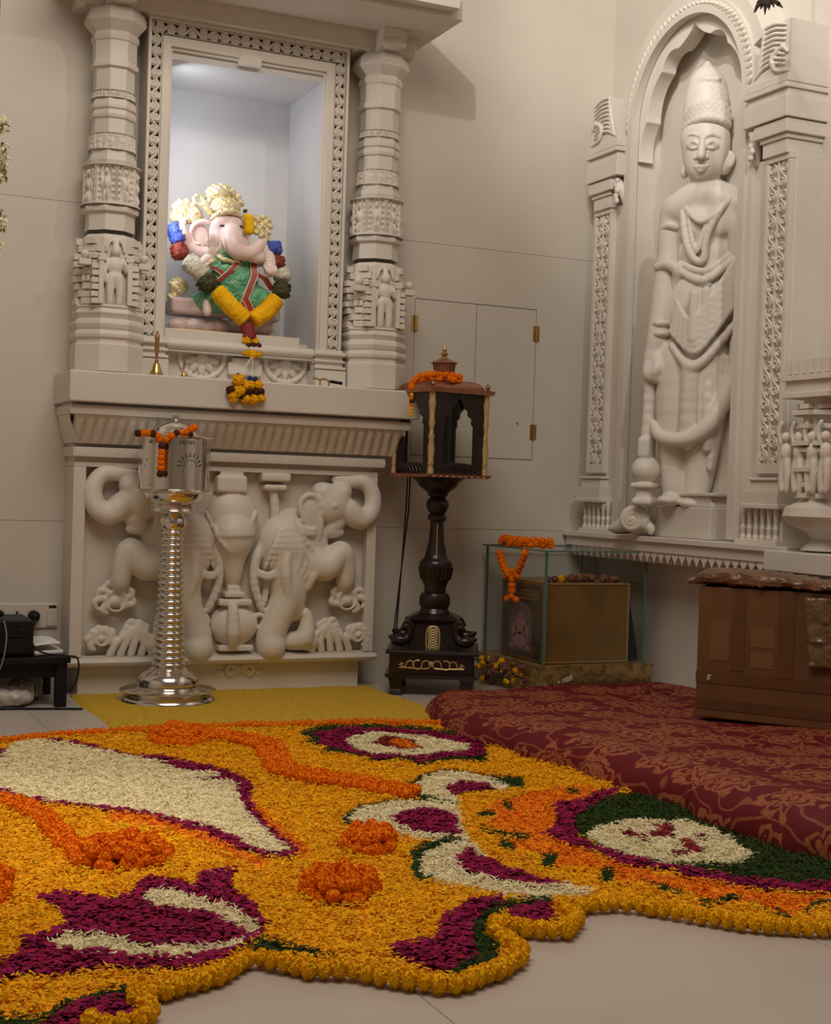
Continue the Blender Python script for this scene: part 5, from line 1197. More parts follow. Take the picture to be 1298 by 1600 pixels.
# the picture: a niche panel with a pink figure on a grey arch, a gold text plate over it
px = bx0-.002
def pic(nm, y0, y1, z0, z1, m_, off=.0): return MB().box(px-.003-off, px-off, y0, y1, z0, z1).build(nm, m_, DB)
py0, py1 = by0+.04, by1-.03; H_ = bz1-zb_
pic('picture_ground', py0, py1, zb_+.05*H_, bz1-.02, mat('picture_brown', (.10, .065, .04), .5, var=.4, vscale=10))
pic('text_plate', py0+.02, py1-.02, zb_+.76*H_, bz1-.05, mat('dull_gold_plate', (.22, .15, .055), .4, var=.3, vscale=9), .003)
m = MB()
for k in range(3): m.box(px-.008, px-.006, py0+.08, py1-.06-.05*(k % 2), zb_+(.80+.045*k)*H_, zb_+(.815+.045*k)*H_)
m.build('plate_lines', mat('plate_line_dark', (.05, .03, .015), .5), DB)
m = MB(); yc_ = (py0+py1)/2; poly = [(-.13, .10), (.13, .10)]+[(.13*math.cos(PI*i/12), .52+.20*math.sin(PI*i/12)) for i in range(13)]
m.prism([(a, z) for a, z in poly], 0, .002, lambda a, z, d: (px-.004-d, yc_+a, zb_+z*H_)); m.build('picture_arch', mat('picture_rose', (.22, .075, .08), .5, var=.5, vscale=14, col2=(.17, .14, .13)), DB)
m = MB()
for a, z, ra, rz in ((0, .56, .028, .04), (0, .42, .06, .11), (-.07, .36, .03, .08), (.07, .36, .03, .08), (0, .24, .085, .10), (-.09, .16, .03, .03), (.09, .16, .03, .03)): m.lathe([(.001, -.001), (1, -.001), (1, .001), (.001, .001)], 20, mat=Matrix.Translation((px-.008, yc_+a, zb_+z*H_)) @ Matrix.Rotation(PI/2, 4, 'Y') @ Matrix.Diagonal((rz*H_*1.0, ra, 1, 1)))
m.build('pictured_figure', mat('picture_pink', (.46, .15, .15), .5, var=.5, vscale=25, col2=(.34, .22, .23)), DB)
# posy of mixed flowers and leaves in front of the block, below the picture
fl_m = flower_set('dried_flower', mat('dried_tan_flower', (.30, .15, .06), .7, var=.5, vscale=60), k=2, n=60)
fl_r = flower_set('dried_flower', mat('dusty_pink_flower', (.30, .10, .085), .7, var=.4, vscale=60), k=2, n=60)
LEAFM = mat('dull_green_leaf', (.07, .085, .025), .6, var=.3, vscale=30)
PO_ = thing('flower_bouquet', (CX0-.08, 6.86, 0), 'bunch of dried pink and yellow flowers with leaves before the gold-clothed block', 'bouquet')
r = random.Random(31)
for i in range(54):
    y = CY0+.02+.60*r.random(); z = .025+.13*r.random(); x = CX0-.055-.05*r.random()*(1-z/.2)
    flower('dried_flower', r.choice([fl_m, fl_m, fl_r, MG_YEL]), (x, y, z), r.uniform(.014, .024), PO_)
m = MB()
for i in range(40):
    y = CY0+.60*r.random(); z = .02+.14*r.random(); x = CX0-.07-.05*r.random(); a = r.uniform(0, 6.28); L_ = .035
    d = Vector((math.cos(a)*.4-.5, math.sin(a), r.uniform(-.3, .8)))*L_; s_ = Vector((-d.y, d.x, 0)).normalized()*.009; b0 = Vector((x, y, z)); th = Vector((0, 0, .0015))
    q = [b0, b0+d*.5+s_, b0+d, b0+d*.5-s_]; m.add([tuple(v) for v in q]+[tuple(v+th) for v in q], [(0, 1, 2, 3), (7, 6, 5, 4), (0, 4, 5, 1), (1, 5, 6, 2), (2, 6, 7, 3), (3, 7, 4, 0)])
m.build('leaves', LEAFM, PO_)
# loose flowers along the top of the picture box: one thing each
for i in range(13):
    t = (i+.5)/13; x = bx0+.02+(bx1-bx0-.05)*t; k = i % 3
    o = bpy.data.objects.new('dried_flower', (fl_m, fl_r, MG_YEL)[k if k < 2 else (2 if i < 4 else 0)][0]); COL.objects.link(o)
    rr_ = r.uniform(.018, .028); o.location = (x, by0+.05+r.uniform(-.02, .04), bz1+rr_*.86); o.scale = (rr_,)*3; o.rotation_euler = (r.uniform(0, 3), r.uniform(0, 3), 0)
    tag(o, 'small dried flower laid along the top of the golden picture box', 'flower', 'dried flowers on the picture box')
CG = thing('marigold_garland', (CX0-.01, 6.9, zt_), 'bright orange marigold garland on the glass case top with a loop hanging inside', 'garland', 'marigold garlands on boxes')
top = resample([at(782, 851, X=CX0+.02), at(800, 852, X=CX0+.02), at(826, 852, X=CX0+.03), at(862, 853, X=CX0+.12)], .026)
for j, p_ in enumerate(top):
    for dz in ((0, .02) if j % 2 else (.006,)): flower('marigold', MG_ORG, (p_[0]+RF.uniform(-.01, .01), p_[1], zt_+.028+dz), RF.uniform(.021, .027), CG)
xg = CX0-.028
for pts, st in (([(780, 864), (786, 885), (796, 898)], .029), ([(820, 864), (815, 880), (806, 897)], .029), ([(798, 898), (800, 905), (800, 917), (799, 930), (798, 938)], .031)):
    for p_ in resample([at(x, y, X=xg) for x, y in pts], st):
        flower('marigold', MG_ORG, tuple(p_), RF.uniform(.020, .024), CG)
for x, y in ((792, 935), (806, 937), (790, 900), (808, 900), (799, 893)): flower('marigold', MG_ORG, tuple(at(x, y, X=xg)), .018, CG)

# ------------------------------------------------------------------ mustard carpet, brocade platform, cardboard box
m = MB(); n1, n2 = 60, 30; G = np.zeros((n1, n2, 3))
for i in range(n1):
    for j in range(n2):
        x = 1.40+(3.05-1.40)*i/(n1-1); y = 5.86+(7.165-5.86)*j/(n2-1); G[i, j] = (x+.008*math.sin(y*9), y, .012+.002*math.sin(x*23)*math.sin(y*17))
G[0, :, 2] = 0; G[-1, :, 2] = 0; G[:, 0, 2] = 0; G[:, -1, 2] = 0
tag(m.grid(G).build('carpet', YELMAT, smooth=True), 'thin mustard yellow carpet on the floor before the marble shrine', 'carpet')
EDG = [(2.2, 3.02), (2.9, 2.99), (3.3, 2.965), (3.6, 2.85), (3.95, 2.90), (4.24, 2.93), (4.85, 2.885), (5.4, 2.80), (5.9, 2.85), (6.2, 2.93), (6.36, 3.10)]
def edge_x(y):
    ys_ = np.array([e[0] for e in EDG]); xs_ = np.array([e[1] for e in EDG])
    return np.interp(y, np.linspace(2.2, 6.36, 120), np.convolve(np.pad(np.interp(np.linspace(2.2, 6.36, 120), ys_, xs_), 6, mode='edge'), np.ones(13)/13, 'valid'))
def plat_h(y): return float(np.interp(y, [2.2, 3.2, 4.2, 5.4, 6.3], [.19, .18, .135, .115, .10]))
ny, nx = 190, 110; G = np.zeros((ny, nx, 3)); UVs = np.zeros((ny, nx, 2)); rr = random.Random(2)
for i in range(ny):
    y = 2.2+(6.40-2.2)*i/(ny-1); ex = float(edge_x(min(y, 6.36))); h = plat_h(y)
    back = min(1, max(0, (6.40-y)/.10)); hb = h*math.sin(back*PI/2)**.6
    for j in range(nx):
        if j < 26:
            t = j/25; a = t*PI/2; wob = .014*math.sin(y*11+1.3*math.sin(y*5))+.008*math.sin(y*27)
            x = ex+wob*(1-t)+.17*(1-math.cos(a))**1.0*1.0; z = hb*math.sin(a)**.75; ss = t*.26
        else:
            t = (j-25)/(nx-26); x0 = ex+.17; x = x0+(4.40-x0)*t; ss = .26+(x-x0)
            z = hb+.010*math.sin(x*7+y*3)*math.sin(y*4.3-x*2)*min(1, t*8)*back
        G[i, j] = (x, y, max(z, .0015)); UVs[i, j] = (ss, y)
m = MB(); m.grid(G); o = m.build('brocade_platform', BROCADE, smooth=True, angle=180)
uv = o.data.uv_layers.new(name='cloth'); vi = np.zeros(len(o.data.loops), np.int32); o.data.loops.foreach_get('vertex_index', vi)
uv.data.foreach_set('uv', UVs.reshape(-1, 2)[vi].astype(np.float32).ravel())
tag(o, 'low platform draped in deep red cloth with gold flower brocade', 'platform')
BX = thing('cardboard_box', (3.79, 5.15, .12), 'large brown taped cardboard box with crinkled wrapping on top, at the right', 'box')
A = Matrix.Translation((3.786, 5.144, .127)) @ Matrix.Rotation(math.atan2(-.481, .357), 4, 'Z')
Lb, Wb, Hb = .80, .30, .585
MB().box(0, Lb, 0, Wb, 0, Hb, A).build('carton', CARD, BX, bevel=.006)
m = MB()
for x0, x1, z0, z1 in ((.155, .215, .22, Hb-.01), (.36, .43, .20, Hb-.005), (0, Lb, .155, .205), (0, Lb, .04, .085)): m.box(x0-.001, x1, -.003, .0, z0, z1, A)
m.box(-.003, 0, .02, Wb-.02, .155, .205, A); m.build('packing_tape', TAPE, BX)
PALE = mat('pale_cardboard', (.185, .078, .024), .6)
for x0, x1, z0, z1 in ((.06, .145, .26, .43), (.24, .345, .33, .42), (.24, .345, .24, .31)): MB().box(x0, x1, -.002, 0, z0, z1, A).build('paler_patch', PALE, BX)
m = MB(); fo = [(x-.165, z) for x, z in ((.22, .165), (.235, .175), (.228, .185), (.24, .190), (.222, .195), (.215, .180))]; m.prism(fo, -.008, -.002, lambda a, z, d: tuple(A @ Vector((a, d, z)))); m.build('torn_flap', mat('torn_paper', (.45, .36, .30), .7), BX)
nu, nv = 90, 26; G = np.zeros((nu, nv, 3)); rn = np.random.default_rng(5); nz_ = rn.normal(0, 1, (nu, nv))
for _ in range(2): nz_ = (nz_+np.roll(nz_, 1, 0)+np.roll(nz_, 1, 1)+np.roll(nz_, -1, 0)+np.roll(nz_, -1, 1))/3.2
for i in range(nu):
    for j in range(nv):
        u = i/(nu-1); v = 2*PI*j/(nv-1); x = -.05+(Lb+.1)*u; rh = .034*(.85+.25*math.sin(u*5+.6))*min(1, .45+u*7)
        G[i, j] = tuple(A @ Vector((x, Wb*.5-(Wb*.5+.025)*math.cos(v)+.004*nz_[i, j-(j == nv-1)*(nv-1)], Hb+.004+rh+rh*(1 if math.sin(v) > 0 else -1)*abs(math.sin(v))**.45+.004*nz_[i, j-(j == nv-1)*(nv-1)])))
m = MB(); m.grid(G); m.build('wrapping_bundle', FILM, BX, smooth=True, angle=30)
m = MB(); G = np.zeros((16, 22, 3))
for i in range(16):
    for j in range(22):
        x = .47+.32*i/15+.03*(j/21); z = Hb-.02-.30*j/21; k_ = nz_[i*3, j]; G[i, j] = tuple(A @ Vector((x, -.014-.009*abs(k_), z)))
m.grid(G); o = m.build('loose_film', mat('glossy_film', (.20, .115, .055), .12, var=.4, vscale=20, bump=.8, bscale=40), BX, smooth=True, angle=25)
sd = o.modifiers.new('thickness', 'SOLIDIFY'); sd.thickness = .003

# ------------------------------------------------------------------ black side table with equipment on the left
TB = thing('side_table', (1.1, 6.98, 0), 'low black wooden table at the left, beside the shrine pedestal', 'table')
tz = .243
MB().box(.55, 1.335, 6.78, 7.30, tz-.028, tz).build('tabletop', BLACKWOOD, TB, bevel=.004)
MB().box(.60, 1.30, 6.82, 6.85, tz-.10, tz-.028).build('apron', BLACKWOOD, TB, bevel=.002)
for x, y in ((.63, 6.83), (1.298, 6.83), (.63, 7.25), (1.298, 7.25)): MB().box(x-.026, x+.026, y-.026, y+.026, 0, tz-.028).build('leg', BLACKWOOD, TB, bevel=.003)
AM = thing('amplifier', (.9, 7.0, tz), 'black boxy amplifier standing on the low black table', 'amplifier')
MB().box(.70, 1.165, 6.83, 7.16, tz+.008, tz+.175).build('casing', BLACK, AM, bevel=.006)
m = MB(); m.box(.72, 1.145, 6.824, 6.83, tz+.095, tz+.16); m.box(.72, 1.145, 6.824, 6.83, tz+.02, tz+.085); m.build('front_panel', BLACKWOOD, AM, bevel=.002)
for x in (.74, 1.13): MB().lathe([(.014, 0), (.014, .009)], 12, (x, 6.87, tz)).build('foot', BLACK, AM)
MB().lathe([(.012, 0), (.012, .016), (.001, .017)], 12, mat=Matrix.Translation((1.10, 6.824, tz+.13)) @ Matrix.Rotation(PI/2, 4, 'X')).build('knob', BLACK, AM)
RC = sdf_mesh('remote', [('e', (0, 0, 0), (.09, .05, .03)), ('b', (-.06, 0, -.005), (.08, .05, .02), .01)], .006, .02, fn=lambda V: np.stack([.95+V[:, 0], 6.92+V[:, 1], tz+.20+V[:, 2]], 1))
tag(link('microphone_mouse', RC, BLACK), 'rounded black gadget lying on top of the amplifier', 'gadget')
bpy.data.objects['microphone_mouse'].name = 'gadget'
def sheet(name, corners, zf, label, m_, th=.004, seed=0, group=None, curl=.0):
    n_ = 14; G = np.zeros((n_, n_, 3)); c0, c1, c2, c3 = [np.array(c, float) for c in corners]; rr = random.Random(seed)
    for i in range(n_):
        for j in range(n_):
            u, v = i/(n_-1), j/(n_-1); p_ = (1-u)*(1-v)*c0+u*(1-v)*c1+u*v*c2+(1-u)*v*c3
            G[i, j] = (p_[0], p_[1], p_[2]+zf*math.sin(PI*u)*math.sin(PI*v*.9+.2)+curl*u*u)
    o = MB().grid(G).build(name, m_, smooth=True, angle=60); sd = o.modifiers.new('thickness', 'SOLIDIFY'); sd.thickness = th; sd.offset = 1
    return tag(o, label, 'paper', group)
sheet('paper_stack', [(1.175, 6.84, tz+.003), (1.315, 6.88, tz+.003), (1.30, 7.2, tz+.003), (1.16, 7.18, tz+.003)], .003, 'lower white paper stack flat on the black table', PAPER, .022, 1, 'papers on the black table')
sheet('folded_paper', [(1.172, 6.83, tz+.050), (1.30, 6.86, tz+.045), (1.29, 7.12, tz+.05), (1.165, 7.12, tz+.055)], .022, 'upper curled white folded paper lying on the lower stack', PAPER, .006, 2, 'papers on the black table', .012)
SP = thing('switch_plate', (1.19, YW, .34), 'ivory wall socket plate with sockets and a switch above the black table', 'socket plate')
PZ0, PZ1 = at(60, 981, Y=YW)[2], at(60, 943, Y=YW)[2]
MB().box(.86, 1.372, YW-.012, YW+.002, PZ0, PZ1).build('plate', PLASTIC, SP, bevel=.004)
MB().box(1.315, 1.365, YW-.018, YW-.012, PZ0+.01, PZ1-.03).build('switch_rocker', PLASTIC, SP, bevel=.002)
MB().box(1.325, 1.362, YW-.015, YW-.012, PZ1-.022, PZ1-.009).build('indicator', BLACKINK, SP)
zc = (PZ0+PZ1)/2
for x in (1.09, 1.165):
    m = MB()
    for dx, dz, rr_ in ((0, .018, .007), (-.016, -.012, .0055), (.016, -.012, .0055)): m.lathe([(rr_, 0), (rr_, .003)], 12, mat=Matrix.Translation((x+dx, YW-.012, zc+dz)) @ Matrix.Rotation(PI/2, 4, 'X'))
    m.build('socket_holes', BLACKINK, SP)
PG = thing('power_plug', (1.247, YW-.03, zc), 'round black plug pushed into the ivory socket plate', 'plug')
MB().lathe([(.030, -.012), (.030, .02), (.022, .045), (.010, .055), (.001, .056)], 20, mat=Matrix.Translation((1.247, YW-.025, zc)) @ Matrix.Rotation(PI/2, 4, 'X')).build('plug_body', BLACK, PG, smooth=True)
MB().tube([(1.247, YW-.07, zc), (1.242, YW-.09, zc-.03), (1.205, YW-.1, zc-.08), (1.19, 7.2, tz+.05), (1.15, 7.19, tz+.02)], .006, 8).build('plug_cord', BLACK, PG, smooth=True)
def cord(pts, r_, label, m_=BLACK):
    P_ = [Vector(p) for p in pts]; Q = []
    for i in range(len(P_)-1):
        p0, p1, p2, p3 = P_[max(i-1, 0)], P_[i], P_[i+1], P_[min(i+2, len(P_)-1)]
        for k in range(8):
            t = k/8; Q.append(.5*((2*p1)+(-p0+p2)*t+(2*p0-5*p1+4*p2-p3)*t*t+(-p0+3*p1-3*p2+p3)*t**3))
    Q.append(P_[-1]); return tag(MB().tube(Q, r_, 6).build('cable', m_, smooth=True), label, 'cable', 'cables round the table')
cord([gpx(50, 1003, 6.86), gpx(56, 1014, 6.80), gpx(75, 1022, 6.775), gpx(100, 1025, 6.77), gpx(119, 1027, 6.77), gpx(123, 1042, 6.77), gpx(119, 1065, 6.77), gpx(108, 1083, 6.77)], .0045, 'black cable running along the tabletop edge and looping down right of the table leg')
cord([gpx(6, 970, 6.81), gpx(10, 990, 6.79), gpx(8, 1015, 6.765), gpx(2, 1040, 6.765), gpx(-8, 1060, 6.77)], .0035, 'thin grey cable hanging down the front of the amplifier', mat('grey_cable', (.22, .19, .19), .5))
cord([gpx(54, 1070, 6.85), gpx(55, 1085, 6.80), gpx(47, 1100, 6.79), (1.05, 6.78, .006), (.85, 6.80, .006)], .0045, 'black cable drooping from under the table to the floor')
cord([(1.38, 6.70, .006), (1.25, 6.735, .006), (1.12, 6.765, .006), (.95, 6.80, .006), (.7, 6.86, .006)], .006, 'black cable lying straight along the floor before the table')
bg = [('e', (.93, .05, 6.95), (.16, .055, .12)), ('e', (1.08, .045, 6.92), (.11, .05, .09)), ('e', (.80, .05, 6.95), (.12, .06, .12)), ('e', (1.15, .06, 7.0), (.06, .045, .1))]
def crink(G): return .008*np.sin(G[..., 0]*55+4*np.sin(G[..., 2]*40))*np.sin(G[..., 1]*60+3*np.sin(G[..., 0]*31))
tag(link('plastic_bag', sdf_mesh('plastic_bag', bg, .009, .04, fn=lambda V: np.stack([V[:, 0], V[:, 2], np.maximum(V[:, 1], .003)], 1), disp=crink), BAGMAT), 'crumpled pale plastic bag on the floor under the black table', 'bag')
bg = [('b', (1.20, .07, 7.12), (.05, .06, .09), .02), ('e', (1.14, .05, 7.1), (.06, .045, .08))]
tag(link('cloth_bundle', sdf_mesh('cloth_bundle', bg, .009, .04, fn=lambda V: np.stack([V[:, 0], V[:, 2], np.maximum(V[:, 1], .003)], 1), disp=crink), mat('grey_cloth', (.20, .18, .17), .8)), 'small dark grey bundle behind the front table leg', 'bundle')

# hanging leaves at the left edge and dark spray at the upper right
LV = thing('hanging_flower_string', (.85, 6.0, 3.3), 'string of pale cream blossoms and leaves hanging at the left edge', 'flower string')
m = MB(); ml = MB(); r = random.Random(77)
for y0, y1, n_, xm in ((178, 206, 60, 13), (222, 280, 120, 14), (328, 360, 60, 11), (374, 390, 26, 7)):
    for i in range(n_):
        p_ = at(xm-7-r.random()*16+r.random()*6, r.uniform(y0, y1), Y=6.0+r.uniform(-.04, .04)); a = r.uniform(0, 6.28); q = Matrix.Translation(p_) @ Euler((r.uniform(0, 3), r.uniform(0, 3), a)).to_matrix().to_4x4()
        (m if r.random() < .78 else ml).add([(0, 0, 0), (.012, .007, .004), (.026, 0, 0), (.012, -.007, .004), (0, 0, -.002), (.012, .007, .002), (.026, 0, -.002), (.012, -.007, .002)], [(0, 1, 2, 3), (7, 6, 5, 4), (0, 4, 5, 1), (1, 5, 6, 2), (2, 6, 7, 3), (3, 7, 4, 0)], q)
m.build('blossoms', mat('pale_yellow_blossom', (.90, .86, .58), .6, var=.3, vscale=30), LV); ml.build('leaves', mat('olive_leaf', (.22, .22, .07), .6), LV)
pt = at(-3, 100, Y=6.0); pb = at(-5, 395, Y=6.0); MB().tube([(pt[0], 6.0, TOPZ-.2), tuple(pt), tuple(pb)], .003, 5).build('string', LEAFM, LV)
DS = thing('dark_leaf_spray', at(1200, 0, X=4.15), 'dark drooping leaf spray hanging in front of the arch corner, top right', 'leaf spray')
m = MB(); r = random.Random(12)
for i in range(22):
    p0 = at(1195+r.uniform(-4, 14), -10+r.uniform(-8, 4), X=4.15); d = r.uniform(-1, 1); L_ = r.uniform(14, 34)
    p1 = at(1198+d*L_*.55, 2+r.uniform(0, 8), X=4.15+r.uniform(-.04, .04)); p2 = at(1198+d*L_*.75, 6+L_*.55*r.random(), X=4.15+r.uniform(-.06, .06))
    m.tube([tuple(p0), tuple(p1), tuple(p2)], [.004, .011, .002], 5)
m.build('leaves', mat('dark_brown_leaf', (.035, .018, .014), .6), DS); MB().tube([tuple(at(1198, -6, X=4.15)), (4.15, at(1198, -6, X=4.15)[1], TOPZ-.2)], .004, 5).build('stem', BLACK, DS)

# ------------------------------------------------------------------ flower carpet on the floor
def T(ox, oy, s, pts): return [(ox+x/s, oy+y/s) for x, y in pts]
R1 = lambda p: T(0, 1080, 3.0905, p); R2 = lambda p: T(0, 1320, 2.884, p); R3 = lambda p: T(380, 1080, 3.416, p)
R4 = lambda p: T(400, 1320, 2.884, p); R5 = lambda p: T(620, 1050, 1.9145, p); R6 = lambda p: T(620, 1200, 1.9145, p)
YBORD = R2([(410, 800), (500, 815), (600, 797), (690, 760), (650, 715), (600, 690), (640, 660), (700, 660), (760, 650), (830, 632), (900, 610), (980, 590), (1040, 552), (1110, 512), (1180, 510), (1250, 530)])+R4([(130, 530), (240, 560), (360, 560), (460, 570), (560, 590), (640, 600), (720, 612), (810, 625), (890, 630), (960, 610), (1040, 580), (1100, 560), (1170, 520), (1195, 475), (1140, 432), (1075, 395), (1085, 352), (1150, 360), (1220, 380), (1290, 385)])+R6([(450, 490), (510, 485), (540, 450), (500, 418), (490, 405)])
YBORD2 = R6([(550, 415), (640, 405), (740, 415), (800, 425), (900, 442), (1000, 460), (1100, 472), (1200, 477), (1298, 482)])+[(1345, 1452), (1400, 1462)]
TOPL = [(-120, 1166), (0, 1158), (80, 1150), (180, 1143), (250, 1139), (330, 1136), (450, 1133), (560, 1130), (650, 1131)]
OUTER = TOPL+[(740, 1128), (1000, 1150), (1420, 1300), (1420, 1462)]+YBORD2[::-1]+YBORD[::-1]+[(60, 1640), (-140, 1720)]
